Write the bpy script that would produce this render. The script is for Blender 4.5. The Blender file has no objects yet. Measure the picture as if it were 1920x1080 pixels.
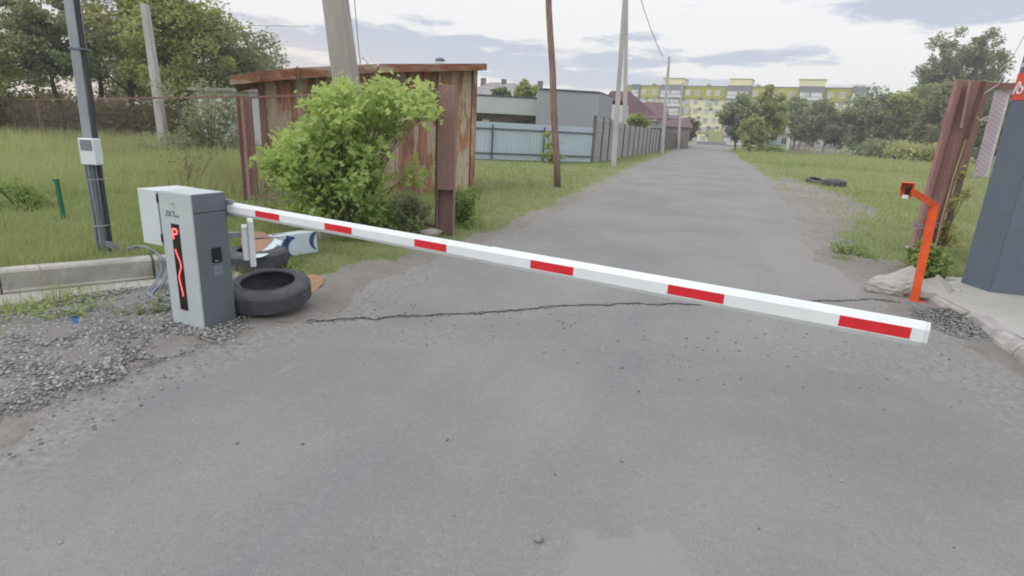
import bpy, bmesh, math, random
import numpy as np
from mathutils import Vector, Matrix
random.seed(7); rng = np.random.default_rng(7)
S = bpy.context.scene
COL = S.collection
PI = math.pi
# ------------------------------------------------------------------ camera geometry
FPX = 1052.0; VPX, VPY = 770.0, 4245.0; EYE = 1.55
_u = np.array([960 - VPX, VPY - 540, FPX]); _u /= np.linalg.norm(_u)
_F = np.array([0, 0, -1.0]); _Y = _F - _F.dot(_u) * _u; _Y /= np.linalg.norm(_Y); _X = np.cross(_Y, _u)
RC = np.array([_X, _Y, _u])
cd = bpy.data.cameras.new('camera'); cam = bpy.data.objects.new('camera', cd); COL.objects.link(cam)
cd.sensor_width = 36; cd.lens = FPX / 1920 * 36; cd.clip_start = 0.05; cd.clip_end = 3000
m4 = Matrix([[*RC[0], 0], [*RC[1], 0], [*RC[2], EYE], [0, 0, 0, 1]]); cam.matrix_world = m4
S.camera = cam

def ray(px, py): return RC @ np.array([(px - 960) / FPX, (540 - py) / FPX, -1.0])
def at(px, py, z=0.0):
    d = ray(px, py); t = (z - EYE) / d[2]; return np.array([d[0] * t, d[1] * t, z])
def hor(px): return 540 - FPX * (RC[2][2] - RC[2][0] * (px - 960) / FPX) / RC[2][1]
def dep(px, y):
    d = ray(px, hor(px)); return np.array([d[0] * y / d[1], y, 0.0])
def atY(px, py, y):
    d = ray(px, py); t = y / d[1]; return np.array([0, 0, EYE]) + d * t
def hgt(px, py, b):
    d = ray(px, py); t = math.hypot(b[0], b[1]) / math.hypot(d[0], d[1]); return EYE + d[2] * t
def onpl(px, py, P, Q):
    """pixel -> point on the vertical plane through ground points P, Q"""
    n = np.array([-(Q[1] - P[1]), Q[0] - P[0], 0.0]); d = ray(px, py); o = np.array([0, 0, EYE])
    t = n.dot(np.array([P[0], P[1], 0]) - o) / n.dot(d); return o + d * t

# ------------------------------------------------------------------ world, sun, exposure
W = bpy.data.worlds.new('World'); S.world = W; W.use_nodes = True
SUN_EL, SUN_AZ = math.radians(38), math.radians(-125)      # azimuth from +Y, clockwise
nt = W.node_tree; nt.nodes.clear(); N = nt.nodes.new; L = nt.links.new
def mth(nt, op, a, b=None, c=None, clamp=False):
    n = nt.nodes.new('ShaderNodeMath'); n.operation = op; n.use_clamp = clamp
    for i, v in enumerate((a, b, c)):
        if v is None: continue
        if isinstance(v, (int, float)): n.inputs[i].default_value = v
        else: nt.links.new(v, n.inputs[i])
    return n.outputs[0]
def sstep(nt, v, lo, hi):
    n = nt.nodes.new('ShaderNodeMapRange'); n.interpolation_type = 'SMOOTHSTEP'
    nt.links.new(v, n.inputs[0]); n.inputs[1].default_value = lo; n.inputs[2].default_value = hi
    return n.outputs[0]
def mixc(nt, f, a, b, mode='MIX'):
    n = nt.nodes.new('ShaderNodeMix'); n.data_type = 'RGBA'; n.blend_type = mode
    if isinstance(f, (int, float)): n.inputs[0].default_value = f
    else: nt.links.new(f, n.inputs[0])
    for i, v in ((6, a), (7, b)):
        if isinstance(v, (tuple, list)): n.inputs[i].default_value = (*v[:3], 1)
        else: nt.links.new(v, n.inputs[i])
    return n.outputs[2]
def noise(nt, vec, scale, detail=4, rough=.55, dist=0.0):
    n = nt.nodes.new('ShaderNodeTexNoise'); n.inputs['Scale'].default_value = scale
    n.inputs['Detail'].default_value = detail; n.inputs['Roughness'].default_value = rough
    n.inputs['Distortion'].default_value = dist
    if vec is not None: nt.links.new(vec, n.inputs['Vector'])
    return n.outputs[0]
sky = N('ShaderNodeTexSky'); sky.sky_type = 'NISHITA'; sky.sun_disc = False
sky.sun_elevation = SUN_EL; sky.sun_rotation = SUN_AZ; sky.air_density = 1.2; sky.dust_density = 2.5
tc = N('ShaderNodeTexCoord'); sp = N('ShaderNodeSeparateXYZ'); L(tc.outputs['Generated'], sp.inputs[0])
dx, dy, dz = sp.outputs
den = mth(nt, 'ADD', mth(nt, 'MAXIMUM', dz, 0.0), 0.10)
cx = mth(nt, 'DIVIDE', dx, den); cy = mth(nt, 'DIVIDE', dy, den)
cv = N('ShaderNodeCombineXYZ'); L(cx, cv.inputs[0]); L(cy, cv.inputs[1]); cv.inputs[2].default_value = 3.1
n1 = noise(nt, cv.outputs[0], .8, 7, .58, .3)
cv2 = N('ShaderNodeCombineXYZ'); L(cx, cv2.inputs[0]); L(cy, cv2.inputs[1]); cv2.inputs[2].default_value = 8.7
n2 = noise(nt, cv2.outputs[0], 2.2, 6, .6, .2)
az = mth(nt, 'ARCTAN2', dx, dy)
cl_ = mth(nt, 'ADD', mth(nt, 'MULTIPLY', mth(nt, 'ADD', mth(nt, 'MULTIPLY', mth(nt, 'ADD', n1, -.5), 1.25), .5), .6), mth(nt, 'MULTIPLY', mth(nt, 'ADD', mth(nt, 'MULTIPLY', mth(nt, 'ADD', n2, -.5), 1.25), .5), .4))
# the larger cloud banks: azimuth, height, widths, weight (positive = grey bank, negative = bright gap)
for a0, z0_, wa, wz, k_ in ((-.12, .105, .26, .034, .10), (.12, .115, .14, .022, .07), (.32, .125, .16, .012, .09), (.62, .185, .24, .026, .13), (.24, .19, .07, .015, .07), (.02, .20, .08, .02, .04),
                            (.36, .075, .22, .010, .08), (.70, .10, .2, .016, .08), (-.14, .195, .36, .034, -.24), (.40, .175, .10, .026, -.16), (.70, .138, .20, .016, -.13), (.28, .048, .30, .010, -.10), (.34, .098, .22, .010, -.12), (.05, .06, .2, .012, -.08), (-.6, .2, .2, .1, -.08)):
    ga = mth(nt, 'POWER', mth(nt, 'DIVIDE', mth(nt, 'SUBTRACT', az, a0), wa), 2.0); gz_ = mth(nt, 'POWER', mth(nt, 'DIVIDE', mth(nt, 'SUBTRACT', dz, z0_), wz), 2.0)
    cl_ = mth(nt, 'ADD', cl_, mth(nt, 'MULTIPLY', mth(nt, 'POWER', 2.718, mth(nt, 'MULTIPLY', mth(nt, 'ADD', ga, gz_), -1.0)), k_))
grey = sstep(nt, cl_, .485, .585)
cloud = mixc(nt, grey, (1.0, .995, 1.0), (.575, .635, .755))
# thin cream light near the horizon
lowf = mth(nt, 'SUBTRACT', 1.0, sstep(nt, dz, 0.0, .16))
cloud = mixc(nt, mth(nt, 'MULTIPLY', lowf, .42), cloud, (1.0, .955, .915))
# warm evening glow low on the left, where the sun goes down
g1 = mth(nt, 'POWER', 2.718, mth(nt, 'MULTIPLY', mth(nt, 'POWER', mth(nt, 'DIVIDE', mth(nt, 'ADD', az, .58), .32), 2.0), -1.0))
glow = mth(nt, 'MULTIPLY', mth(nt, 'MULTIPLY', g1, mth(nt, 'SUBTRACT', 1.0, sstep(nt, dz, .02, .17))), .9)
cloud = mixc(nt, glow, cloud, (1.0, .79, .66))
up = mth(nt, 'ADD', 1.0, mth(nt, 'MULTIPLY', sstep(nt, dz, .15, .9), .75))
b1 = N('ShaderNodeBackground'); L(sky.outputs[0], b1.inputs[0]); b1.inputs[1].default_value = .1
b2 = N('ShaderNodeBackground'); L(cloud, b2.inputs[0]); L(up, b2.inputs[1])
ms = N('ShaderNodeMixShader'); ms.inputs[0].default_value = .95; L(b1.outputs[0], ms.inputs[1]); L(b2.outputs[0], ms.inputs[2])
wo = N('ShaderNodeOutputWorld'); L(ms.outputs[0], wo.inputs[0])
sl = bpy.data.lights.new('sun', 'SUN'); sl.energy = 1.1; sl.angle = math.radians(28); sl.color = (1, .95, .88)
so = bpy.data.objects.new('sun', sl); COL.objects.link(so)
sd_ = Vector((math.sin(SUN_AZ) * math.cos(SUN_EL), math.cos(SUN_AZ) * math.cos(SUN_EL), math.sin(SUN_EL)))
so.rotation_euler = sd_.to_track_quat('Z', 'Y').to_euler()
S.view_settings.view_transform = 'Standard'; S.view_settings.look = 'None'
S.view_settings.exposure = 0.0; S.view_settings.gamma = 1.0; S.view_settings.use_curve_mapping = False
S.render.engine = 'CYCLES'; S.cycles.filter_width = 1.9; S.cycles.max_bounces = 6
S.cycles.transparent_max_bounces = 8

# ------------------------------------------------------------------ materials
def newmat(name):
    m = bpy.data.materials.new(name); m.use_nodes = True; t = m.node_tree
    return m, t, t.nodes['Principled BSDF']
def coords(t, which='Object', scale=(1, 1, 1), rnd=False):
    c = t.nodes.new('ShaderNodeTexCoord'); mp = t.nodes.new('ShaderNodeMapping')
    t.links.new(c.outputs[which], mp.inputs[0]); mp.inputs['Scale'].default_value = scale
    if rnd:
        oi = t.nodes.new('ShaderNodeObjectInfo'); cb = t.nodes.new('ShaderNodeVectorMath'); cb.operation = 'SCALE'
        cb.inputs[0].default_value = (37, 71, 53); t.links.new(oi.outputs['Random'], cb.inputs['Scale'])
        t.links.new(cb.outputs[0], mp.inputs['Location'])
    return mp.outputs[0]
def worldco(t):
    g = t.nodes.new('ShaderNodeNewGeometry'); return g.outputs['Position']
def bump(t, h, strength, dist, bs):
    b = t.nodes.new('ShaderNodeBump'); b.inputs['Strength'].default_value = strength; b.inputs['Distance'].default_value = dist
    t.links.new(h, b.inputs['Height']); t.links.new(b.outputs[0], bs.inputs['Normal'])
def mat(name, col, var=.15, scale=6, rough=.6, bmp=.15, bscale=60, metal=0, stretch=(1, 1, 1), second=None, sth=(.5, .65), rnd=True, spec=.4):
    m, t, b = newmat(name); v = coords(t, 'Object', stretch, rnd)
    n = noise(t, v, scale, 5, .6)
    dark = tuple(c * (1 - var) for c in col); lite = tuple(min(1, c * (1 + var)) for c in col)
    c = mixc(t, sstep(t, n, .3, .7), dark, lite)
    if second:
        n3 = noise(t, v, scale * .6 + .3, 7, .65, .4); c = mixc(t, sstep(t, n3, *sth), c, second)
    t.links.new(c, b.inputs['Base Color']); b.inputs['Roughness'].default_value = rough
    b.inputs['Metallic'].default_value = metal; b.inputs['Specular IOR Level'].default_value = spec
    if bmp: bump(t, noise(t, v, bscale, 3, .6), bmp, .01, b)
    return m
def leafmat(name, c1, c2, trans=.42):
    m, t, b = newmat(name); a = t.nodes.new('ShaderNodeAttribute'); a.attribute_name = 'tint'
    c = mixc(t, a.outputs['Fac'], c1, c2); t.links.new(c, b.inputs['Base Color']); b.inputs['Roughness'].default_value = .6
    b.inputs['Specular IOR Level'].default_value = .25
    tr = t.nodes.new('ShaderNodeBsdfTranslucent'); t.links.new(mixc(t, .5, c, (c2[0] * 1.2, c2[1] * 1.2, c2[2] * .7)), tr.inputs[0])
    mx = t.nodes.new('ShaderNodeMixShader'); mx.inputs[0].default_value = trans
    t.links.new(b.outputs[0], mx.inputs[1]); t.links.new(tr.outputs[0], mx.inputs[2])
    t.links.new(mx.outputs[0], t.nodes['Material Output'].inputs[0]); return m
def rustmat(name, base, paint, th=(.45, .6), stretch=(3, 3, .6), orange=(.25, .10, .045)):
    m, t, b = newmat(name); v = coords(t, 'Object', stretch, True)
    a = noise(t, v, 1.3, 8, .62, .3); k = noise(t, v, 3.5, 6, .65, .2); f = noise(t, coords(t, 'Object', (1, 1, 1), True), 40, 4, .6)
    c = mixc(t, sstep(t, k, .38, .6), base, orange)
    c = mixc(t, sstep(t, a, *th), c, paint)
    c = mixc(t, mth(t, 'MULTIPLY', sstep(t, f, .45, .7), .35), c, (.06, .035, .025))
    t.links.new(c, b.inputs['Base Color']); b.inputs['Roughness'].default_value = .8; b.inputs['Specular IOR Level'].default_value = .2
    bump(t, f, .3, .004, b); return m

M = {}
M['white_paint'] = mat('white_paint', (.70, .735, .765), .03, 8, .35, .03, 200, 0, (1, 1, 1), (.60, .615, .62), (.55, .7))
M['red_tape'] = mat('red_tape', (.62, .02, .035), .08, 20, .4, .02, 200)
M['light_grey_paint'] = mat('light_grey_paint', (.44, .485, .505), .04, 5, .42, .05, 400)
M['dark_grey_paint'] = mat('dark_grey_paint', (.135, .155, .175), .06, 5, .5, .12, 500)
M['black_plastic'] = mat('black_plastic', (.012, .012, .013), .1, 10, .3, 0)
M['display_black'] = mat('display_black', (.02, .012, .013), .3, 30, .25, 0)
M['grey_print'] = mat('grey_print', (.12, .13, .14), .05, 10, .5, 0)
M['white_plastic'] = mat('white_plastic', (.66, .69, .72), .04, 10, .4, 0)
M['box_white'] = mat('box_white', (.55, .60, .63), .03, 5, .4, .04, 300)
M['galvanised'] = mat('galvanised', (.30, .32, .36), .12, 4, .5, .1, 80, .3, (1, 1, .4))
M['black_cable'] = mat('black_cable', (.04, .044, .052), .2, 10, .5, 0)
M['grey_cable'] = mat('grey_cable', (.20, .22, .25), .1, 10, .5, .1, 100)
M['dark_grey_cable'] = mat('dark_grey_cable', (.13, .15, .18), .1, 10, .5, .1, 100)
M['concrete'] = mat('concrete', (.36, .345, .315), .16, 3, .9, .5, 45, 0, (1, 1, 1), (.25, .235, .21), (.52, .66))
M['concrete_pole'] = mat('concrete_pole', (.35, .325, .305), .12, 3, .9, .35, 50, 0, (1, 1, .3), (.27, .255, .23), (.52, .7))
M['pale_concrete_pole'] = mat('pale_concrete_pole', (.42, .405, .40), .12, 3, .9, .25, 50, 0, (1, 1, .3))
M['kerb_concrete'] = mat('kerb_concrete', (.33, .32, .305), .2, 4, .9, .8, 30, 0, (1, 1, 1), (.45, .44, .42), (.54, .66))
M['slab_concrete'] = mat('slab_concrete', (.36, .35, .325), .1, 1.5, .9, .3, 60, 0, (1, 1, 1), (.31, .30, .28), (.5, .7))
M['rubber'] = mat('rubber', (.075, .078, .088), .25, 8, .75, .25, 60, 0, (1, 1, 1), (.10, .10, .10), (.55, .8))
M['cardboard'] = mat('cardboard', (.30, .18, .115), .12, 6, .9, .2, 60)
M['carton_white'] = mat('carton_white', (.50, .58, .64), .06, 6, .6, .1, 40)
M['carton_blue'] = mat('carton_blue', (.028, .06, .17), .15, 8, .5, 0)
M['rust_brown'] = rustmat('rust_brown', (.25, .16, .15), (.31, .21, .20), (.4, .7), orange=(.29, .175, .15))
M['rust_wall'] = rustmat('rust_wall', (.23, .125, .10), (.46, .385, .295), (.50, .58), orange=(.42, .21, .13))
M['rust_wall_pale'] = rustmat('rust_wall_pale', (.32, .18, .12), (.52, .455, .355), (.43, .53), orange=(.48, .23, .12))
M['rust_dark'] = rustmat('rust_dark', (.18, .11, .10), (.25, .165, .14), (.4, .7), orange=(.19, .10, .08))
M['fascia'] = rustmat('fascia', (.29, .18, .14), (.44, .34, .27), (.5, .65), (.8, .8, 3))
M['red_post'] = rustmat('red_post', (.33, .185, .175), (.43, .27, .26), (.45, .7), orange=(.37, .21, .19))
M['post_edge'] = mat('post_edge', (.45, .33, .30), .15, 6, .8)
M['wood_pole'] = mat('wood_pole', (.24, .165, .14), .35, 6, .9, .6, 40, 0, (3, 3, .3))
M['orange_paint'] = mat('orange_paint', (.74, .10, .02), .12, 9, .38, .04, 200)
M['slate_clad'] = mat('slate_clad', (.112, .134, .172), .07, 3, .55, .12, 60)
M['seam_dark'] = mat('seam_dark', (.03, .034, .045), .1, 5, .6, 0)
M['red_sign'] = mat('red_sign', (.62, .075, .05), .05, 5, .45, 0)
M['green_paint'] = mat('green_paint', (.02, .14, .08), .1, 10, .5, 0)
M['blue_sheet'] = mat('blue_sheet', (.42, .50, .57), .04, 1, .42, .05, 20)
M['rail_dark'] = mat('rail_dark', (.07, .09, .10), .1, 3, .6, 0)
M['grey_render'] = mat('grey_render', (.31, .325, .35), .03, .6, .9, .1, 20)
M['pale_sheet'] = mat('pale_sheet', (.43, .46, .46), .04, .6, .6, .05, 10)
M['brown_wall'] = mat('brown_wall', (.19, .165, .15), .15, 1.5, .9, .2, 10)
M['slate_roof'] = mat('slate_roof', (.27, .255, .27), .18, .8, .9, .3, 4)
M['maroon_roof'] = mat('maroon_roof', (.115, .06, .078), .12, .8, .6, .2, 6, 0, (1, 1, 1), (.15, .075, .06), (.55, .75))
M['white_wall'] = mat('white_wall', (.55, .57, .60), .05, .5, .9, .1, 10)
M['glass_dark'] = mat('glass_dark', (.05, .055, .065), .2, 1, .15, 0)
M['glass_pale'] = mat('glass_pale', (.40, .42, .46), .3, .25, .15, 0, rnd=True)
M['frame_cream'] = mat('frame_cream', (.72, .74, .52), .05, 1, .6, 0)
M['frame_white'] = mat('frame_white', (.62, .62, .64), .05, 1, .6, 0)
M['apt_green'] = mat('apt_green', (.37, .37, .10), .12, .15, .9, 0)
M['apt_cream'] = mat('apt_cream', (.70, .68, .44), .06, .12, .9, 0)
M['apt_olive'] = mat('apt_olive', (.36, .37, .17), .08, .2, .9, 0)
M['apt_grey'] = mat('apt_grey', (.21, .22, .25), .08, .3, .9, 0)
M['glass_bright'] = mat('glass_bright', (.60, .60, .63), .25, .3, .2, 0, rnd=True)
M['apt_pinkish'] = mat('apt_pinkish', (.60, .52, .48), .06, .3, .9, 0)
M['ac_unit'] = mat('ac_unit', (.17, .17, .15), .1, 1, .7, 0)
M['concrete_panel'] = mat('concrete_panel', (.33, .315, .33), .1, 1.2, .9, .3, 20)
M['panel_post'] = mat('panel_post', (.12, .115, .12), .1, 1.2, .9, 0)
M['turquoise'] = mat('turquoise', (.30, .47, .43), .12, 1, .8, 0)
M['hut_blue'] = mat('hut_blue', (.42, .48, .56), .06, 1, .8, 0)
M['picket_wood'] = mat('picket_wood', (.30, .25, .23), .2, 1, .9, 0)
M['picket_grey'] = mat('picket_grey', (.33, .31, .33), .2, 1, .9, 0)
M['bark'] = mat('bark', (.09, .07, .055), .3, 5, .9, .6, 30, 0, (2, 2, .4))
M['birch_bark'] = mat('birch_bark', (.38, .36, .33), .3, 3, .9, .3, 30)
M['stem_green'] = mat('stem_green', (.12, .14, .06), .2, 5, .8, 0)
M['wire'] = mat('wire', (.11, .07, .055), .2, 10, .7, 0)
M['mesh_wire'] = mat('mesh_wire', (.30, .22, .19), .3, 2, .8, 0)
M['mesh_wire_pale'] = mat('mesh_wire_pale', (.42, .30, .33), .15, 3, .7, 0)
M['mesh_sheet'] = mat('mesh_sheet', (.66, .60, .66), .1, 3, .8, .1, 40)
M['rope'] = mat('rope', (.50, .44, .42), .15, 20, .9, 0)
M['yellow_pipe'] = mat('yellow_pipe', (.36, .30, .16), .15, 10, .7, 0)
M['bare_stone'] = mat('bare_stone', (.22, .22, .225), .3, 8, .9, .4, 60)
M['blue_plastic'] = mat('blue_plastic', (.03, .16, .42), .2, 20, .4, 0)
M['leaf_dark'] = leafmat('leaf_dark', (.18, .22, .14), (.34, .385, .24))
M['leaf_mid'] = leafmat('leaf_mid', (.21, .275, .11), (.43, .475, .205))
M['leaf_yellow'] = leafmat('leaf_yellow', (.265, .295, .11), (.46, .465, .21))
M['leaf_grey'] = leafmat('leaf_grey', (.155, .19, .125), (.31, .35, .22))
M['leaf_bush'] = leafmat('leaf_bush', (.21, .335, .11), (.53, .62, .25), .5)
M['leaf_hedge'] = leafmat('leaf_hedge', (.21, .19, .11), (.38, .34, .22))
M['leaf_brown'] = leafmat('leaf_brown', (.15, .125, .09), (.27, .23, .165))
M['grass'] = leafmat('grass', (.165, .25, .078), (.435, .455, .235), .4)
M['weed'] = leafmat('weed', (.13, .22, .065), (.32, .40, .14), .35)
M['dry_grass'] = leafmat('dry_grass', (.20, .16, .08), (.36, .32, .19), .3)

def ledmat(name, col, s):
    m, t, b = newmat(name); b.inputs['Base Color'].default_value = (.2, .02, .02, 1)
    b.inputs['Emission Color'].default_value = (*col, 1); b.inputs['Emission Strength'].default_value = s; return m
M['led_red'] = ledmat('led_red', (1.0, .06, .06), 1.6); M['led_core'] = ledmat('led_core', (1.0, .32, .32), 1.5)

def asphalt():
    m, t, b = newmat('asphalt'); p = worldco(t)
    big = noise(t, p, .5, 4, .55); mid = noise(t, p, 3, 5, .6); fine = noise(t, p, 70, 4, .75); sp_ = noise(t, p, 28, 5, .7); agg = noise(t, p, 260, 2, .7)
    c = mixc(t, sstep(t, big, .35, .65), (.186, .184, .186), (.240, .233, .227))
    c = mixc(t, mth(t, 'MULTIPLY', sstep(t, mid, .45, .7), .35), c, (.245, .24, .236))
    # wear streaks along the driving direction
    mr = t.nodes.new('ShaderNodeMapping'); t.links.new(p, mr.inputs[0]); mr.inputs['Rotation'].default_value = (0, 0, math.radians(20)); mp = t.nodes.new('ShaderNodeMapping'); t.links.new(mr.outputs[0], mp.inputs[0]); mp.inputs['Scale'].default_value = (1.4, .10, 1)
    st = noise(t, mp.outputs[0], 1.2, 4, .55); c = mixc(t, mth(t, 'MULTIPLY', sstep(t, st, .5, .7), .5), c, (.178, .181, .193)); c = mixc(t, mth(t, 'MULTIPLY', sstep(t, mth(t, 'MULTIPLY', noise(t, mp.outputs[0], 3.1, 6, .7), noise(t, p, .7, 3)), .36, .44), .5), c, (.33, .32, .31))
    c = mixc(t, mth(t, 'MULTIPLY', sstep(t, sp_, .52, .70), .32), c, (.135, .135, .145)); c = mixc(t, mth(t, 'MULTIPLY', sstep(t, sp_, .46, .34), .35), c, (.27, .27, .275)); c = mixc(t, mth(t, 'MULTIPLY', sstep(t, fine, .53, .68), .45), c, (.115, .115, .12))
    c = mixc(t, mth(t, 'MULTIPLY', sstep(t, agg, .55, .66), .6), c, (.40, .40, .40))
    # dust attribute towards the edges and broken zones
    a = t.nodes.new('ShaderNodeAttribute'); a.attribute_name = 'dust'
    d = mth(t, 'ADD', a.outputs['Fac'], mth(t, 'MULTIPLY', mth(t, 'SUBTRACT', mid, .5), 1.3))
    dust = mixc(t, sstep(t, noise(t, p, 22, 5, .7), .35, .65), (.175, .168, .163), (.28, .268, .26))
    c = mixc(t, mth(t, 'MULTIPLY', sstep(t, d, .35, .95), .8), c, dust)
    pit = t.nodes.new('ShaderNodeTexVoronoi'); pit.inputs['Scale'].default_value = 7; t.links.new(p, pit.inputs['Vector'])
    pm = mth(t, 'MULTIPLY', mth(t, 'SUBTRACT', 1.0, sstep(t, pit.outputs['Distance'], .05, .11)), sstep(t, noise(t, p, 1.3, 2), .5, .62))
    c = mixc(t, mth(t, 'MULTIPLY', pm, .3), c, (.10, .10, .10))
    a2 = t.nodes.new('ShaderNodeAttribute'); a2.attribute_name = 'patch'
    c = mixc(t, mth(t, 'MULTIPLY', sstep(t, mth(t, 'ADD', a2.outputs['Fac'], mth(t, 'MULTIPLY', mth(t, 'SUBTRACT', noise(t, p, 14, 6, .75), .5), 1.6)), .38, .60), .8), c, (.262, .25, .243))
    # hairline cracks
    vo = t.nodes.new('ShaderNodeTexVoronoi'); vo.feature = 'DISTANCE_TO_EDGE'; vo.inputs['Scale'].default_value = .45
    wv = t.nodes.new('ShaderNodeVectorMath'); wv.operation = 'ADD'; nn = t.nodes.new('ShaderNodeTexNoise'); nn.inputs['Scale'].default_value = 2.5; nn.inputs['Detail'].default_value = 6
    t.links.new(p, nn.inputs['Vector']); t.links.new(p, wv.inputs[0]); t.links.new(nn.outputs['Color'], wv.inputs[1]); t.links.new(wv.outputs[0], vo.inputs['Vector'])
    ck = mth(t, 'MULTIPLY', mth(t, 'SUBTRACT', 1.0, sstep(t, vo.outputs['Distance'], .001, .006)), sstep(t, noise(t, p, .6, 2), .56, .66))
    c = mixc(t, mth(t, 'MULTIPLY', ck, .55), c, (.12, .115, .11))
    t.links.new(c, b.inputs['Base Color']); b.inputs['Roughness'].default_value = .88; b.inputs['Specular IOR Level'].default_value = .25
    h = mth(t, 'ADD', mth(t, 'MULTIPLY', fine, .6), mth(t, 'ADD', mth(t, 'MULTIPLY', agg, .4), mth(t, 'MULTIPLY', mid, .8)))
    bump(t, h, .55, .012, b); return m
M['asphalt'] = asphalt()
def soil(name, cols, sc=1.0, bs=.8):
    m, t, b = newmat(name); p = worldco(t)
    a = noise(t, p, .35 * sc, 5, .6); k = noise(t, p, 5 * sc, 6, .65); f = noise(t, p, 60 * sc, 4, .7)
    c = mixc(t, sstep(t, a, .38, .62), cols[0], cols[1]); c = mixc(t, mth(t, 'MULTIPLY', sstep(t, k, .4, .68), .6), c, cols[2])
    c = mixc(t, mth(t, 'MULTIPLY', sstep(t, f, .45, .7), .5), c, cols[3])
    t.links.new(c, b.inputs['Base Color']); b.inputs['Roughness'].default_value = .95; b.inputs['Specular IOR Level'].default_value = .1
    bump(t, mth(t, 'ADD', k, f), bs, .03, b); return m
M['lawn_soil'] = soil('lawn_soil', [(.195, .225, .10), (.25, .265, .135), (.16, .19, .08), (.32, .30, .19)])
M['dirt'] = soil('dirt', [(.245, .23, .212), (.295, .28, .26), (.19, .172, .15), (.36, .345, .325)])
M['gravel_soil'] = soil('gravel_soil', [(.245, .235, .222), (.285, .27, .25), (.20, .19, .178), (.36, .345, .325)])
M['crack'] = soil('crack', [(.065, .065, .067), (.09, .087, .085), (.055, .055, .055), (.13, .125, .12)])

# ------------------------------------------------------------------ helpers
def setp(o, label=None, cat=None, group=None, kind=None):
    if label: o['label'] = label
    if cat: o['category'] = cat
    if group: o['group'] = group
    if kind: o['kind'] = kind
    return o
def empty(name, loc, rz=0, label=None, cat=None, group=None):
    o = bpy.data.objects.new(name, None); COL.objects.link(o); o.location = Vector(loc); o.rotation_euler = (0, 0, rz); o.empty_display_size = .2
    return setp(o, label, cat, group)
def link(name, me, m=None, parent=None, loc=None, rot=None):
    if m is not None and not me.materials: me.materials.append(m)
    o = bpy.data.objects.new(name, me); COL.objects.link(o)
    if parent is not None: o.parent = parent
    if loc is not None: o.location = Vector(loc)
    if rot is not None: o.rotation_euler = rot
    return o
class MB:
    def __init__(s): s.v = []; s.f = []
    def add(s, v, f):
        k = len(s.v); s.v += [tuple(map(float, p)) for p in v]; s.f += [tuple(i + k for i in q) for q in f]; return s
    def box(s, lo, hi, R=None, c=(0, 0, 0)):
        x0, y0, z0 = lo; x1, y1, z1 = hi
        v = [(x0, y0, z0), (x1, y0, z0), (x1, y1, z0), (x0, y1, z0), (x0, y0, z1), (x1, y0, z1), (x1, y1, z1), (x0, y1, z1)]
        if R is not None: v = [tuple(R @ Vector(p) + Vector(c)) for p in v]
        return s.add(v, [(0, 3, 2, 1), (4, 5, 6, 7), (0, 1, 5, 4), (1, 2, 6, 5), (2, 3, 7, 6), (3, 0, 4, 7)])
    def bar(s, a, b, w, d, up=(0, 0, 1)):
        a = Vector(a); b = Vector(b); t = (b - a).normalized(); u = Vector(up)
        if abs(t.dot(u)) > .95: u = Vector((1, 0, 0))
        x = t.cross(u).normalized(); y = x.cross(t)
        v = [p + x * (i * w / 2) + y * (j * d / 2) for p in (a, b) for i, j in ((-1, -1), (1, -1), (1, 1), (-1, 1))]
        return s.add(v, [(3, 2, 1, 0), (4, 5, 6, 7), (0, 1, 5, 4), (1, 2, 6, 5), (2, 3, 7, 6), (3, 0, 4, 7)])
    def tube(s, pts, r, n=8, caps=True):
        pts = [Vector(p) for p in pts]; rs = r if isinstance(r, (list, tuple)) else [r] * len(pts)
        V = []; ref = None
        for i, p in enumerate(pts):
            t = (pts[min(i + 1, len(pts) - 1)] - pts[max(i - 1, 0)]).normalized()
            if ref is None: ref = Vector((0, 0, 1)) if abs(t.z) < .9 else Vector((1, 0, 0))
            x = t.cross(ref).normalized(); y = x.cross(t).normalized(); ref = y
            V += [p + (x * math.cos(2 * PI * k / n) + y * math.sin(2 * PI * k / n)) * rs[i] for k in range(n)]
        F = []
        for i in range(len(pts) - 1):
            for k in range(n):
                a = i * n + k; b = i * n + (k + 1) % n; F.append((a, b, b + n, a + n))
        if caps: F.append(tuple(range(n))[::-1]); F.append(tuple((len(pts) - 1) * n + k for k in range(n)))
        return s.add(V, F)
    def prism(s, poly, z0, z1):
        n = len(poly); V = [(x, y, z0) for x, y in poly] + [(x, y, z1) for x, y in poly]
        return s.add(V, [tuple(range(n))[::-1], tuple(range(n, 2 * n))] + [(i, (i + 1) % n, (i + 1) % n + n, i + n) for i in range(n)])
    def lathe(s, prof, n=32, close=False):
        V = [(r * math.cos(2 * PI * k / n), r * math.sin(2 * PI * k / n), z) for r, z in prof for k in range(n)]; F = []
        P = len(prof); 
        for i in range(P if close else P - 1):
            j = (i + 1) % P
            for k in range(n): F.append((i * n + k, i * n + (k + 1) % n, j * n + (k + 1) % n, j * n + k))
        return s.add(V, F)
    def mesh(s, name, m=None, smooth=False):
        me = bpy.data.meshes.new(name); me.from_pydata(s.v, [], s.f); me.update()
        b = bmesh.new(); b.from_mesh(me); bmesh.ops.recalc_face_normals(b, faces=b.faces); b.to_mesh(me); b.free()
        if smooth: me.shade_smooth()
        if m is not None: me.materials.append(m)
        return me
    def build(s, name, m, parent=None, loc=None, rot=None, bev=0, smooth=False, label=None, seg=2):
        o = link(name, s.mesh(name, m, smooth), None, parent, loc, rot)
        if bev:
            k = o.modifiers.new('bevel', 'BEVEL'); k.width = bev; k.segments = seg; k.limit_method = 'ANGLE'; k.angle_limit = math.radians(40); k.harden_normals = False
        if label: o['label'] = label
        return o
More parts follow.
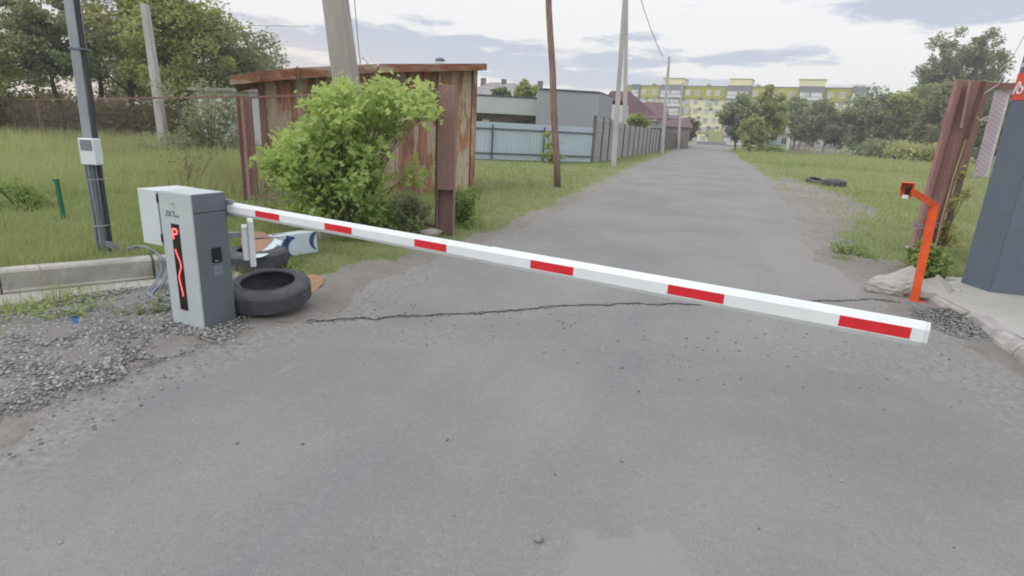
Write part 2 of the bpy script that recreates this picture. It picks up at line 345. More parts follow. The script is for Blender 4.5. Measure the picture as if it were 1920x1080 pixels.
def npmesh(name, V, T, m=None, tint=None, attrs=None, smooth=False):
    """V (n,3) T (m,3 or 4) numpy -> mesh"""
    me = bpy.data.meshes.new(name); k = T.shape[1]
    me.vertices.add(len(V)); me.vertices.foreach_set('co', np.ascontiguousarray(V, dtype=np.float32).ravel())
    me.loops.add(T.size); me.loops.foreach_set('vertex_index', np.ascontiguousarray(T, dtype=np.int32).ravel())
    me.polygons.add(len(T)); me.polygons.foreach_set('loop_start', np.arange(0, T.size, k, dtype=np.int32))
    me.update(calc_edges=True)
    ats = dict(attrs or {})
    if tint is not None: ats['tint'] = tint
    for n_, a in ats.items():
        at_ = me.attributes.new(n_, 'FLOAT', 'POINT'); at_.data.foreach_set('value', np.ascontiguousarray(a, dtype=np.float32))
    if m is not None: me.materials.append(m)
    if smooth: me.shade_smooth()
    return me
def rotm(yaw, tilt, taz):
    """rotation matrices: spin by yaw then tilt by 'tilt' towards azimuth taz"""
    n = len(yaw); c, s = np.cos(yaw), np.sin(yaw); Z = np.zeros(n); O = np.ones(n)
    Rz = np.stack([np.stack([c, -s, Z], -1), np.stack([s, c, Z], -1), np.stack([Z, Z, O], -1)], 1)
    ax, ay = -np.sin(taz), np.cos(taz); ct, st = np.cos(tilt), np.sin(tilt)
    Rt = np.stack([np.stack([ct + ax * ax * (1 - ct), ax * ay * (1 - ct), ay * st], -1),
                   np.stack([ax * ay * (1 - ct), ct + ay * ay * (1 - ct), -ax * st], -1),
                   np.stack([-ay * st, ax * st, ct], -1)], 1)
    return Rt @ Rz
def scatter(tv, tt, pos, R, sc, tint):
    """copy a triangle template to many places -> V, T, tint"""
    n = len(pos); k = len(tv); sc = np.asarray(sc)
    if sc.ndim == 1: sc = np.repeat(sc[:, None], 3, 1)
    V = np.einsum('nij,nkj->nki', R, tv[None] * sc[:, None, :]) + pos[:, None, :]
    T = tt[None] + (np.arange(n) * k)[:, None, None]
    return V.reshape(-1, 3), T.reshape(-1, 3), np.repeat(tint, k)
def vn(x, y, seed=0):
    xi = np.floor(x).astype(np.int64); yi = np.floor(y).astype(np.int64); fx = x - xi; fy = y - yi
    fx = fx * fx * (3 - 2 * fx); fy = fy * fy * (3 - 2 * fy)
    def h(a, b):
        k = (a * 374761393 + b * 668265263 + seed * 1442695041) & 0xffffffff
        k = ((k ^ (k >> 13)) * 1274126177) & 0xffffffff; return ((k ^ (k >> 16)) & 0xffff) / 65535.0
    return (h(xi, yi) * (1 - fx) + h(xi + 1, yi) * fx) * (1 - fy) + (h(xi, yi + 1) * (1 - fx) + h(xi + 1, yi + 1) * fx) * fy
def fbm(x, y, seed=0, o=4):
    r = 0; a = .5
    for i in range(o): r = r + a * vn(x, y, seed + i * 17); a *= .5; x = x * 2.03; y = y * 2.03
    return r / (1 - .5 ** o)
def sm(v, lo, hi):
    t = np.clip((v - lo) / (hi - lo), 0, 1); return t * t * (3 - 2 * t)
def sdpoly(P, poly):
    poly = np.asarray(poly, float); n = len(poly); d = np.full(len(P), 1e18); ins = np.zeros(len(P), bool)
    for i in range(n):
        a = poly[i]; b = poly[(i + 1) % n]; e = b - a; w = P - a
        t = np.clip((w @ e) / max(e @ e, 1e-12), 0, 1); q = w - t[:, None] * e; d = np.minimum(d, (q ** 2).sum(1))
        c = (a[1] > P[:, 1]) != (b[1] > P[:, 1])
        with np.errstate(divide='ignore', invalid='ignore'):
            xs = (b[0] - a[0]) * (P[:, 1] - a[1]) / (b[1] - a[1]) + a[0]
        ins ^= c & (P[:, 0] < xs)
    return np.where(ins, -1, 1) * np.sqrt(d)
def text_mesh(body, size, ext=.001):
    cu = bpy.data.curves.new('lettering', 'FONT'); cu.body = body; cu.size = size; cu.extrude = ext; cu.resolution_u = 3
    o = bpy.data.objects.new('lettering', cu); me = bpy.data.meshes.new_from_object(o); bpy.data.objects.remove(o); bpy.data.curves.remove(cu); return me

# ------------------------------------------------------------------ plan of the ground
g2 = lambda px, py: tuple(at(px, py)[:2])
ROAD = [(-14, -9), (-6, -2), g2(-60, 830), g2(0, 772), g2(110, 722), g2(200, 690), g2(330, 640), g2(395, 622), g2(470, 600), g2(590, 585), g2(640, 545), g2(700, 520), g2(765, 492), g2(830, 466), g2(900, 450), g2(960, 430), g2(1020, 402), g2(1065, 382),
        g2(1130, 345), g2(1190, 313), g2(1250, 290), (30.5, 108), (52, 176), (66, 176), (47, 132), g2(1385, 298), g2(1408, 312), g2(1440, 338), g2(1475, 370), g2(1503, 400),
        g2(1530, 445), g2(1562, 490), g2(1610, 520), g2(1660, 545), g2(1700, 585), g2(1755, 600), g2(1830, 640), g2(1900, 682), (3.95, 3.2), (4.4, -3), (6, -9)]
GRAVEL = [g2(-300, 900), g2(-60, 690), g2(0, 600), g2(120, 578), g2(250, 545), g2(310, 535), g2(345, 560), g2(420, 590), g2(395, 630), g2(330, 645), g2(200, 695), g2(110, 730), g2(0, 780), (-3.6, 1.2)]
MUD = [g2(1440, 332), g2(1500, 333), g2(1530, 345), g2(1590, 365), g2(1680, 400), g2(1640, 440), g2(1560, 440), g2(1500, 402), g2(1470, 368)]
DIRT_L = [g2(520, 600), g2(600, 600), g2(650, 545), g2(740, 500), g2(700, 495), g2(640, 520), g2(590, 530), g2(520, 575)]
DIRT_R = [g2(1600, 500), g2(1660, 490), g2(1720, 500), g2(1760, 560), g2(1800, 640), g2(1700, 600), g2(1620, 560)]
APRON = [g2(1735, 560), g2(1760, 545), g2(1795, 540), (5.2, 6.6), (12, 6.6), (12, 2.5), (4.3, 2.5), g2(1905, 650)]
K0 = at(0, 562)[:2]; K1 = at(300, 530)[:2]; KD = (K1 - K0) / np.linalg.norm(K1 - K0); KN = np.array([-KD[1], KD[0]])
def rise(P):
    w = P - K0; s = w @ KN; t = w @ KD
    return .17 * sm(s, .02, .16) * (1 - sm(t, 1.25, 2.2)) * (1 - sm(s, 3, 9)) 
def road_sd(P):
    d = sdpoly(P, ROAD); r = np.hypot(P[:, 0], P[:, 1])
    return d + (fbm(P[:, 0] * 1.7, P[:, 1] * 1.7, 3) - .5) * .42 + (fbm(P[:, 0] * 8, P[:, 1] * 8, 9) - .5) * .12
def gz(x, y):
    P = np.array([[x, y]], float); return float(rise(P)[0])
def polar(r0, r1, nr, a0, a1, na):
    r = r0 * (r1 / r0) ** (np.arange(nr) / (nr - 1)); a = np.radians(np.linspace(a0, a1, na))
    Rr, A = np.meshgrid(r, a, indexing='ij'); return np.stack([Rr * np.sin(A), Rr * np.cos(A)], -1).reshape(-1, 2)
def grid_faces(nr, na, keep=None):
    i = np.arange(nr * na).reshape(nr, na); F = np.stack([i[:-1, :-1], i[:-1, 1:], i[1:, 1:], i[1:, :-1]], -1).reshape(-1, 4)[:, ::-1]
    if keep is not None:
        F = F[keep[F].any(1)]
    return F
def compact(V, F, at_):
    u, inv = np.unique(F, return_inverse=True); return V[u], inv.reshape(F.shape), {k: a[u] for k, a in at_.items()}
# ground sheet
nr, na = 330, 300; P = polar(.5, 480, nr, -80, 80, na)
sdr = road_sd(P); r = np.hypot(P[:, 0], P[:, 1])
z = rise(P) + (fbm(P[:, 0] * .8, P[:, 1] * .8, 5) - .5) * .05 * sm(sdr, .1, 1.2) * (r < 60) + (fbm(P[:, 0] * 5, P[:, 1] * 5, 6) - .5) * .03 * sm(sdr, 0, .3) * (r < 20)
z = z * sm(sdr, -.1, .1) - .05 * (1 - sm(sdr, -.22, -.02))
me = npmesh('ground', np.column_stack([P, z]), grid_faces(nr, na), M['lawn_soil'], smooth=True)
setp(link('ground', me), kind='structure')
mb = MB(); mb.box((-500, -500, -1.0), (500, 500, -.5)); setp(mb.build('terrain', M['lawn_soil']), kind='structure')
def sheet(name, sdf, zb, m, r1, nr, na, a0=-80, a1=80, bump_a=.0, attr=None, r0=.5, dive=.05, under=None):
    P = polar(r0, r1, nr, a0, a1, na); s = sdf(P); keep = s < .25
    if under is not None: u = under(P); keep &= u > -.4
    z = zb + rise(P) * 0 + (fbm(P[:, 0] * 6, P[:, 1] * 6, 12) - .5) * bump_a - dive * sm(s, -.02, .14)
    if under is not None: z = z - .04 * (1 - sm(u, -.3, -.1))
    at_ = attr(P, s) if attr else {}
    V, F, at_ = compact(np.column_stack([P, z]), grid_faces(nr, na, keep), at_)
    return setp(link(name, npmesh(name, V, F, m, attrs=at_, smooth=True)), kind='structure')
PATCH = [g2(1055, 1085), g2(1075, 1035), g2(1085, 1000), g2(1110, 995), g2(1135, 1012), g2(1190, 1015), g2(1200, 992), g2(1225, 1000), g2(1250, 995), g2(1275, 1020), g2(1300, 1090)]
def road_attr(P, s):
    e = 1 - sm(-s, .0, 1.25)
    e = np.maximum(e, .75 * (1 - sm(sdpoly(P, [g2(560, 600), g2(640, 560), g2(780, 520), g2(700, 600), g2(1100, 640), g2(1730, 650), g2(1900, 690), g2(1900, 760), g2(1500, 680), g2(1000, 650), g2(500, 625)]), -.25, .35)))
    e = np.maximum(e, .9 * (1 - sm(sdpoly(P, [g2(1720, 590), g2(1640, 555), g2(1760, 720), g2(1960, 900), g2(1960, 700)]), -.3, .25)))
    e = np.maximum(e, .8 * (1 - sm(sdpoly(P, [g2(0, 760), g2(330, 630), g2(520, 600), g2(480, 625), g2(300, 680), g2(120, 760), g2(0, 830)]), -.2, .15)))
    return {'dust': e, 'patch': np.maximum(1 - sm(sdpoly(P, PATCH), -.09, .09), 1 - sm(sdpoly(P, [g2(1425, 452), g2(1475, 445), g2(1560, 480), g2(1640, 520), g2(1600, 560), g2(1500, 525), g2(1435, 497)]), -.05, .08))}
sheet('asphalt_road', road_sd, .004, M['asphalt'], 190, 470, 470, -78, 62, .006, road_attr)
sheet('dirt_verge', lambda P: np.minimum(np.minimum(sdpoly(P, ROAD) - .2 - .35 * sm(P[:, 0], 1.5, 5) * (1 - sm(P[:, 1], 14, 30)), sdpoly(P, MUD) + .3), np.minimum(sdpoly(P, DIRT_L) - .3, sdpoly(P, DIRT_R) - .15)) + (fbm(P[:, 0] * 2, P[:, 1] * 2, 33) - .5) * .9 + (fbm(P[:, 0] * 11, P[:, 1] * 11, 34) - .5) * .25,
      .012, M['dirt'], 120, 330, 330, -60, 60, .02, under=road_sd)
sheet('gravel_bed', lambda P: sdpoly(P, GRAVEL) + (fbm(P[:, 0] * 3, P[:, 1] * 3, 41) - .5) * .3, .022, M['gravel_soil'], 9, 240, 200, -80, -20, .03, under=None)

# ------------------------------------------------------------------ the crack across the road (cable slot filled with loose tar)
pts = [(440, 606), (520, 606), (600, 604), (650, 599), (720, 597), (800, 593), (870, 589), (940, 586), (1000, 580), (1060, 575), (1130, 572), (1200, 571), (1290, 572), (1400, 570), (1480, 567), (1560, 565), (1640, 563), (1690, 568)]
V = []; F = []
G = [at(*p)[:2] for p in pts]; dense = []
for a, b in zip(G[:-1], G[1:]):
    for k in range(14): dense.append(a + (b - a) * k / 14)
for i, p in enumerate(dense):
    p2 = dense[min(i + 1, len(dense) - 1)]; p1 = dense[max(i - 1, 0)]; t = (p2 - p1) / np.linalg.norm(p2 - p1); n = np.array([-t[1], t[0]])
    u = i / len(dense); w = .012 + .035 * float(fbm(np.array([i * .23]), np.array([3.]), 4)[0]) * (1 if u > .15 else .6); w *= .28 + .6 * (u > .22) * (u < .68) * (.5 + random.random() * .7 if i % 5 == 0 else .8)
    off = (float(fbm(np.array([i * .17]), np.array([8.]), 2)[0]) - .5) * .12
    for j, k in enumerate((-1, -.4, .3, 1)):
        zz = .004 + (.004 + .007 * random.random() if j in (1, 2) else 0); q = p + n * (off + k * w / 2 + random.uniform(-.004, .004)); V.append((q[0], q[1], zz))
for i in range(len(dense) - 1):
    for j in range(3): F.append((i * 4 + j, i * 4 + j + 1, i * 4 + j + 5, i * 4 + j + 4))
me = bpy.data.meshes.new('slot_seam'); me.from_pydata(V, [], F); me.materials.append(M['crack']); setp(link('road_seam', me), kind='structure')

# ------------------------------------------------------------------ stones (stuff)
def rock_template(seed, flat=.65):
    b = bmesh.new(); bmesh.ops.create_icosphere(b, subdivisions=1, radius=1); rr = random.Random(seed)
    for v in b.verts: v.co *= rr.uniform(.65, 1.15); v.co.z *= flat
    bmesh.ops.triangulate(b, faces=b.faces); V = np.array([v.co[:] for v in b.verts]); T = np.array([[q.index for q in f.verts] for f in b.faces]); b.free(); return V, T
M['stones'] = None
def stonemat():
    m, t, b = newmat('stones'); a = t.nodes.new('ShaderNodeAttribute'); a.attribute_name = 'tint'
    n = noise(t, worldco(t), 80, 3, .6); c = mixc(t, a.outputs['Fac'], (.11, .113, .122), (.42, .41, .40)); c = mixc(t, mth(t, 'MULTIPLY', sstep(t, n, .4, .7), .3), c, (.24, .22, .2))
    t.links.new(c, b.inputs['Base Color']); b.inputs['Roughness'].default_value = .9; return m
M['stones'] = stonemat()
def in_poly_pts(poly, n, pad=0):
    poly = np.asarray(poly); lo = poly.min(0) - pad; hi = poly.max(0) + pad; out = []
    while len(out) < n:
        q = rng.uniform(lo, hi, (n * 2, 2)); q = q[sdpoly(q, poly) < pad * rng.random(len(q))]; out += list(q)
    return np.array(out[:n])
def stones(name, pts2, z, smin, smax, tl, th, label, cat, power=3.0, seed=1):
    Vs = []; Ts = []; Ti = []; k = 0
    for s in range(3):
        q = pts2[s::3]; zz = z[s::3] if isinstance(z, np.ndarray) else np.full(len(q), z); n = len(q)
        sz = smin + (smax - smin) * rng.random(n) ** power; tv, tt = rock_template(seed + s)
        v, t, ti = scatter(tv, tt, np.column_stack([q, zz + sz * .2]), rotm(rng.uniform(0, 6.3, n), rng.uniform(0, .5, n), rng.uniform(0, 6.3, n)), sz, tl + (th - tl) * rng.random(n) ** 1.5)
        Vs.append(v); Ts.append(t + k); Ti.append(ti); k += len(v)
    o = link(name, npmesh(name, np.vstack(Vs), np.vstack(Ts), M['stones'], np.concatenate(Ti))); return setp(o, label, cat, kind='stuff')
q = in_poly_pts(GRAVEL, 14500, .28); d = np.hypot(q[:, 0], q[:, 1]); q = q[(d < 7)]
q = q[fbm(q[:, 0] * 2.2, q[:, 1] * 2.2, 51) > .36 + .14 * rng.random(len(q))]
stones('gravel', q, .022, .004, .017, .05, .95, 'crushed grey stone gravel spread left of the barrier cabinet', 'gravel', 2.0)
pc = at(1775, 607)[:2]; n = 3800; a = rng.uniform(0, 6.28, n); rr = np.sqrt(rng.random(n)); e1 = (at(1830, 640) - at(1720, 580))[:2]; e1 = e1 / np.linalg.norm(e1); e2 = np.array([-e1[1], e1[0]])
lx = rr * np.cos(a) * .50; ly = rr * np.sin(a) * .25; q = pc + lx[:, None] * e1 + ly[:, None] * e2
hz = .15 * np.clip(1 - rr, 0, 1) * rng.random(n) ** .25 + .004
stones('gravel_pile', q, hz, .006, .019, .0, .55, 'small heap of dark crushed stone by the right kerb', 'gravel pile', 2.0, 5)
mb = MB(); V = [(*pc, .12)]; 
for k in range(20):
    an = 2 * PI * k / 20; p = pc + math.cos(an) * .42 * e1 + math.sin(an) * .2 * e2; V.append((p[0], p[1], .0))
mb.add(V, [(0, k + 1, (k + 1) % 20 + 1) for k in range(20)]); setp(mb.build('gravel_pile_core', M['gravel_soil']), 'packed grit under the dark stone heap by the right kerb', 'gravel', kind='stuff')
# crumbs strewn on the road
q = np.vstack([in_poly_pts([g2(450, 620), g2(600, 560), g2(760, 500), g2(900, 470), g2(780, 560), g2(1200, 600), g2(1700, 640), g2(1850, 700), g2(1600, 760), g2(900, 680)], 480),
               in_poly_pts([g2(1150, 600), g2(1700, 600), g2(1900, 700), g2(1900, 1000), g2(1300, 800)], 110), in_poly_pts([g2(0, 790), g2(300, 670), g2(520, 630), g2(400, 700), g2(0, 900)], 240), in_poly_pts([g2(0, 1060), g2(600, 640), g2(1700, 700), g2(1900, 1060)], 45)])
stones('road_grit', q, .006, .002, .012, .0, .8, 'small loose crumbs of stone strewn over the asphalt', 'grit', 3.0, 9)
# dark rubble in the slot
dn = np.array(dense); q = dn[rng.integers(int(len(dn) * .1), len(dn), 900)] + rng.normal(0, .02, (900, 2))
stones('seam_rubble', q, .006, .003, .011, .0, .25, 'dark tar crumbs along the slot cut across the road', 'grit', 2.0, 12)
# single stone in the foreground
tv, tt = rock_template(77, .7); o = link('stone', npmesh('stone', tv * .021, tt, M['bare_stone'])); o.location = Vector(at(1010, 1017)) + Vector((0, 0, .014))
setp(o, 'single small grey stone lying alone on the near asphalt', 'stone')

# ------------------------------------------------------------------ grass
def blade(w=.012, bend=.35):
    return np.array([(-w / 2, 0, 0), (w / 2, 0, 0), (-w * .38, bend * .3, .55), (w * .38, bend * .3, .55), (0, bend, 1.0)]), np.array([(0, 1, 3), (0, 3, 2), (2, 3, 4)])
def pts_field(n, r0, r1, a0, a1, exp=1.0):
    a = np.radians(rng.uniform(a0, a1, n)); u = rng.random(n); r = r0 * (r1 / r0) ** (u ** exp); return np.stack([r * np.sin(a), r * np.cos(a)], -1)
def avoid(q, margin=.1):
    s = sdpoly(q, ROAD) - .2 - .35 * sm(q[:, 0], 1.5, 5) * (1 - sm(q[:, 1], 14, 30)) + (fbm(q[:, 0] * 2, q[:, 1] * 2, 33) - .5) * .9
    k = road_sd(q) > .02; d = rng.random(len(q)); k &= (s > 0) | (d < .10) | ((s > -.25) & (d < .4))
    k &= (sdpoly(q, GRAVEL) > 0) | (d < .01)
    k &= (sdpoly(q, MUD) > -.5 + 1.0 * (fbm(q[:, 0] * 1.5, q[:, 1] * 1.5, 71) - .5)) | (d < .25); k &= (sdpoly(q, DIRT_L) > .15) | (d < .1); k &= (sdpoly(q, DIRT_R) > 0) | (d < .04); k &= sdpoly(q, APRON) > 0
    w = q - K0; s_ = w @ KN; t_ = w @ KD; k &= ~((s_ > -.02) & (s_ < .17) & (t_ < 1.45) & (t_ > -3)) 
    k &= ~((s_ > -.3) & (s_ <= 0) & (t_ < 1.3) & (d > .15))
    return q[k]
def field(name, n, r0, r1, a0, a1, hgt_, wd, label, mkey='grass', tone=(.1, .75)):
    q = avoid(pts_field(n, r0, r1, a0, a1)); n = len(q); r = np.hypot(q[:, 0], q[:, 1]); cl = fbm(q[:, 0] * .9, q[:, 1] * .9, 61); c2 = fbm(q[:, 0] * .25, q[:, 1] * .25, 62)
    s = (sdpoly(q, ROAD)); sh = .45 + .55 * sm(s, .2, 1.4)
    c3 = fbm(q[:, 0] * 3.5, q[:, 1] * 3.5, 63); h = hgt_ * (.30 + 1.1 * cl + .5 * sm(c3, .5, .7)) * (.6 + .7 * rng.random(n)) * sh * (1 + .35 * sm(c2, .5, .62)); wid = np.clip(wd * r, .004, .06)
    tv, tt = blade(1.0, .38); sc = np.stack([wid, h, h], -1)
    ti = np.clip(tone[0] + (tone[1] - tone[0]) * (.5 * sm(c2 * .5 + cl * .3 + c3 * .2, .38, .60) - .25 * sm(c3, .52, .66) + .5 * rng.random(n) ** 1.6), 0, 1)
    v, t, ti = scatter(tv, tt, np.column_stack([q, rise(q) - .01]), rotm(rng.uniform(0, 6.3, n), rng.uniform(0, .4, n), rng.uniform(0, 6.3, n)), sc, ti)
    return setp(link(name, npmesh(name, v, t, M[mkey], ti)), label, 'grass', kind='stuff')
field('grass', 150000, 3.6, 45, -62, -8, .095, .0010, 'rough green lawn grass left of the road')
field('grass', 125000, 5.0, 95, -8, 50, .095, .0010, 'rough green grass along the road and the right field')
field('dry_grass', 16000, 3.6, 24, -62, 45, .08, .0011, 'short dry straw coloured grass mixed into the lawn edges', 'dry_grass')
field('seed_stalks', 1500, 4.2, 26, -60, 40, .33, .0005, 'thin pale seed stalks standing above the lawn', 'dry_grass', (.3, 1))
field('tall_grass', 26000, 12, 45, -50, -12, .34, .0010, 'taller pale meadow grass in the far part of the left lawn', 'grass', (.4, 1))
field('tall_grass', 20000, 45, 110, 18, 48, .40, .0010, 'taller meadow grass across the far right field', 'grass', (.3, .9))

def leaf_blob(centres, n, sig, size, zs=.7):
    c = centres[rng.integers(0, len(centres), n)]; return c + rng.normal(0, 1, (n, 3)) * np.array([sig, sig, sig * zs])
LEAFQ = (np.array([(0, 0, 0), (.5, .35, .06), (0, 1, 0), (-.5, .35, .06)]), np.array([(0, 1, 2), (0, 2, 3)]))
LOBED = (np.array([(0, 0, 0), (.12, .14, .01), (.52, .26, .08), (.17, .42, .02), (.30, .78, .04), (0, 1.15, -.12), (-.30, .78, .04), (-.17, .42, .02), (-.52, .26, .08), (-.12, .14, .01), (0, .5, -.03)]),
         np.array([(10, 0, 1), (10, 1, 2), (10, 2, 3), (10, 3, 4), (10, 4, 5), (10, 5, 6), (10, 6, 7), (10, 7, 8), (10, 8, 9), (10, 9, 0)]))
def foliage(name, pos, size, m, parent, tint, tmpl=LEAFQ, kind='stuff', maxtilt=1.4):
    n = len(pos); sz = size * rng.uniform(.6, 1.3, n)
    v, t, ti = scatter(tmpl[0], tmpl[1], pos, rotm(rng.uniform(0, 6.3, n), rng.uniform(.1, maxtilt, n), rng.uniform(0, 6.3, n)), sz, tint)
    o = link(name, npmesh(name, v, t, m, ti), None, parent); 
    if kind: o['kind'] = kind
    return o
def tree(name, label, base, h, rx, rz, cz, nleaf, lsize, m, seed, trunk=.16, ncl=90, cat='tree', group=None, sig=.12, stems=1, bark='bark', ry=None, gaps=.0, droop=0):
    r_ = np.random.default_rng(seed); rd = random.Random(seed); ry = ry or rx
    root = empty(name, base, 0, label, cat, group)
    d = r_.normal(0, 1, (ncl, 3)); d /= np.linalg.norm(d, axis=1)[:, None]; rad = r_.random(ncl) ** .45
    az_ = np.arctan2(d[:, 1], d[:, 0]); lob = .72 + .5 * vn(az_ * 1.3 + 7, d[:, 2] * 2.2 + seed % 13, seed); c = d * rad[:, None] * lob[:, None]
    c = c * np.array([rx, ry, rz]) + np.array([0, 0, cz]); c[:, 2] = np.maximum(c[:, 2], .12 * h * (1 if rz < .49 * h else .2))
    mb = MB(); tops = []
    for s in range(stems):
        off = Vector((rd.uniform(-.3, .3) * (stems > 1), rd.uniform(-.3, .3) * (stems > 1), 0)) * rx * .4
        P = [off * .3 + Vector((0, 0, -.1))]
        for k in range(1, 7): P.append(Vector((off.x * (k / 3) + rd.gauss(0, .012) * h, off.y * (k / 3) + rd.gauss(0, .012) * h, (cz + rz * .75) * k / 6)))
        mb.tube(P, [trunk * (1 - .14 * k) for k in range(7)], 7); tops.append(P)
    nl = min(ncl, 34)
    for i in range(nl):
        P = tops[i % stems]; e = Vector(c[i]); zt = max(.25 * cz, min(e.z - .25 * rz, cz + rz * .6)); k = min(5, max(0, int(zt / (cz + rz * .75) * 6))); s0 = P[k].lerp(P[k + 1], .5)
        mid = s0.lerp(e, .5) + Vector((rd.gauss(0, .04) * rx, rd.gauss(0, .04) * rx, .08 * rz)); w = trunk * .35
        mb.tube([s0, mid, e], [w, w * .6, w * .2], 5, False)
        for j in range(2):
            e2 = e + Vector((rd.gauss(0, .2) * rx, rd.gauss(0, .2) * rx, rd.gauss(0, .15) * rz)); mb.tube([mid, mid.lerp(e2, .6), e2], [w * .45, w * .3, w * .12], 4, False)
    mb.build('trunk', M[bark], root)
    k = r_.integers(0, ncl, nleaf); cs = sig * (.6 + .8 * r_.random(ncl)); g = r_.normal(0, 1, (nleaf, 3)); g *= (np.linalg.norm(g, axis=1) ** -.35)[:, None]
    pos = c[k] + g * (cs[k] * rx)[:, None] * np.array([1, 1, .75])
    if droop: pos[:, 2] -= droop * r_.random(nleaf) ** 1.5
    pos[:, 2] = np.maximum(pos[:, 2], .1 + .3 * r_.random(nleaf))
    ct = r_.random(ncl); ti = np.clip(.15 + .5 * ct[k] + .35 * r_.random(nleaf) , 0, 1)
    foliage('crown', pos, lsize, M[m], root, ti); return root

# ------------------------------------------------------------------ barrier
FL, FC, RC_ = at(328, 607)[:2], at(385, 622)[:2], at(447, 603)[:2]
ux = FC - FL; CW = float(np.linalg.norm(ux)); ux /= CW; uy = np.array([-ux[1], ux[0]]); CD = .275; CH = 1.0
mid = (FL + FC) / 2 + uy * CD / 2; rzc = math.atan2(ux[1], ux[0])
bar = empty('barrier_gate', (mid[0], mid[1], 0), rzc, 'grey boom barrier cabinet with red glowing letter P and long white arm with red stripes', 'barrier')
def loc(p): w = np.array(p[:2]) - mid; return (float(w @ ux), float(w @ uy), float(p[2]))
hw, hd = CW / 2, CD / 2
mb = MB(); mb.box((-hw, -hd + .004, .02), (hw - .003, hd, CH - .135)); mb.build('cabinet_body', M['dark_grey_paint'], bar, bev=.004)
mb = MB(); mb.box((-hw, -hd + .004, CH - .131), (hw - .003, hd, CH)); cap = mb.build('cabinet_cover', M['dark_grey_paint'], bar, bev=.005)
mb = MB(); mb.box((-hw - .001, -hd - .010, .015), (hw + .001, -hd + .003, CH + .002)); face = mb.build('front_door', M['light_grey_paint'], bar, bev=.003, label='light grey front door with the display window')
mb = MB(); mb.box((-hw + .002, -hd + .01, CH + .0005), (hw - .005, hd - .002, CH + .003)); mb.build('top_plate', M['light_grey_paint'], bar)
mb = MB(); mb.box((-hw - .012, -hd - .0, 0), (hw + .008, hd + .012, .02)); mb.build('base_plate', M['dark_grey_paint'], bar)
mb = MB(); mb.tube([(-.02, -hd - .010, CH - .075), (-.02, -hd - .015, CH - .075)], .008, 12); mb.build('door_lock', M['galvanised'], bar)
yF = -hd - .0105
def fl(px, py):   # pixel on the light face -> local x, z
    a = np.array([*(FL), 0]); b = np.array([*(FC), 0]); p = loc(onpl(px, py, a, b)); return p[0], p[2]
a, b_, c_, d_ = fl(322, 418), fl(337, 417), fl(356, 579), fl(343, 579)
x0 = (a[0] + d_[0]) / 2; x1 = (b_[0] + c_[0]) / 2; z1 = a[1]; z0 = d_[1]
mb = MB(); mb.box((x0, yF - .004, z0), (x1, yF + .002, z1)); disp = mb.build('led_display', M['display_black'], bar, bev=.002)
xm = (x0 + x1) / 2; dw = x1 - x0
def led(path, r, m, nm, dy=0): mb = MB(); mb.tube([(x, yF - .0065 + dy, z) for x, z in path], r, 6); return mb.build(nm, m, disp)
sz = dw * .62; zP = z1 - .035
P_ = [(xm - sz * .38, zP - sz * 1.5), (xm - sz * .38, zP)]; arc = [(xm - sz * .38, zP), (xm + sz * .15, zP)] + [(xm + sz * .15 + sz * .33 * math.sin(t), zP - sz * .38 + sz * .38 * math.cos(t)) for t in np.linspace(0, PI, 9)] + [(xm - sz * .38, zP - sz * .76)]
led(P_, .0055, M['led_red'], 'letter_stroke'); led(arc, .0055, M['led_red'], 'letter_bowl'); led(P_, .003, M['led_core'], 'letter_core', -.004); led(arc, .003, M['led_core'], 'letter_core', -.004)
zt, zb = fl(333, 466)[1], fl(350, 555)[1]
wu = [0, .33, .60, 1.0]; wo_ = [-.16, .30, -.10, .16]
def wv_(u):
    k = 0 if u < .33 else (1 if u < .60 else 2); f = (u - wu[k]) / (wu[k + 1] - wu[k]); f = f * f * (3 - 2 * f); return wo_[k] + (wo_[k + 1] - wo_[k]) * f
wave = [(xm + dw * wv_(u), zt + (zb - zt) * u) for u in np.linspace(0, 1, 30)]
led(wave, .0042, M['led_red'], 'arrow_line'); led(wave, .0022, M['led_core'], 'arrow_core', -.003)
lx, lz = fl(313, 404)
for body, size, dx_, dz_ in (('ZKT', .056, 0, 0), ('eco', .030, .100, .000)):
    me = text_mesh(body, size, .0008); t_ = link('brand_lettering', me, M['grey_print'] if body == 'ZKT' else M['dark_grey_cable'] if False else M['grey_print'], bar, (lx + dx_, yF - .001, lz + dz_), (PI / 2, 0, 0))
# reader and vents on the dark side
def dl(px, py):
    a = np.array([*FC, 0]); b = np.array([*(FC + uy), 0]); p = loc(onpl(px, py, a, b)); return p[1], p[2]
r0, r1 = dl(399, 494), dl(413, 462); xs = hw - .003
mb = MB(); mb.box((xs - .002, r0[0], r0[1] + .004), (xs + .016, r1[0], r1[1])); rd_ = mb.build('card_reader', M['black_plastic'], bar, bev=.007, seg=3)
mb = MB(); mb.box((xs + .0162, r0[0] + .012, r0[1] + .016), (xs + .0172, r0[0] + .03, r0[1] + .021)); mb.build('reader_mark', M['white_plastic'], rd_)
v0, v1 = dl(402, 517), dl(418, 497)
for k in range(5):
    zz = v0[1] + (v1[1] - v0[1]) * k / 4; mb = MB(); mb.box((xs - .001, v0[0], zz - .0045), (xs + .0035, v1[0], zz + .0045)); mb.build('vent_slat', M['galvanised'], bar, bev=.002)
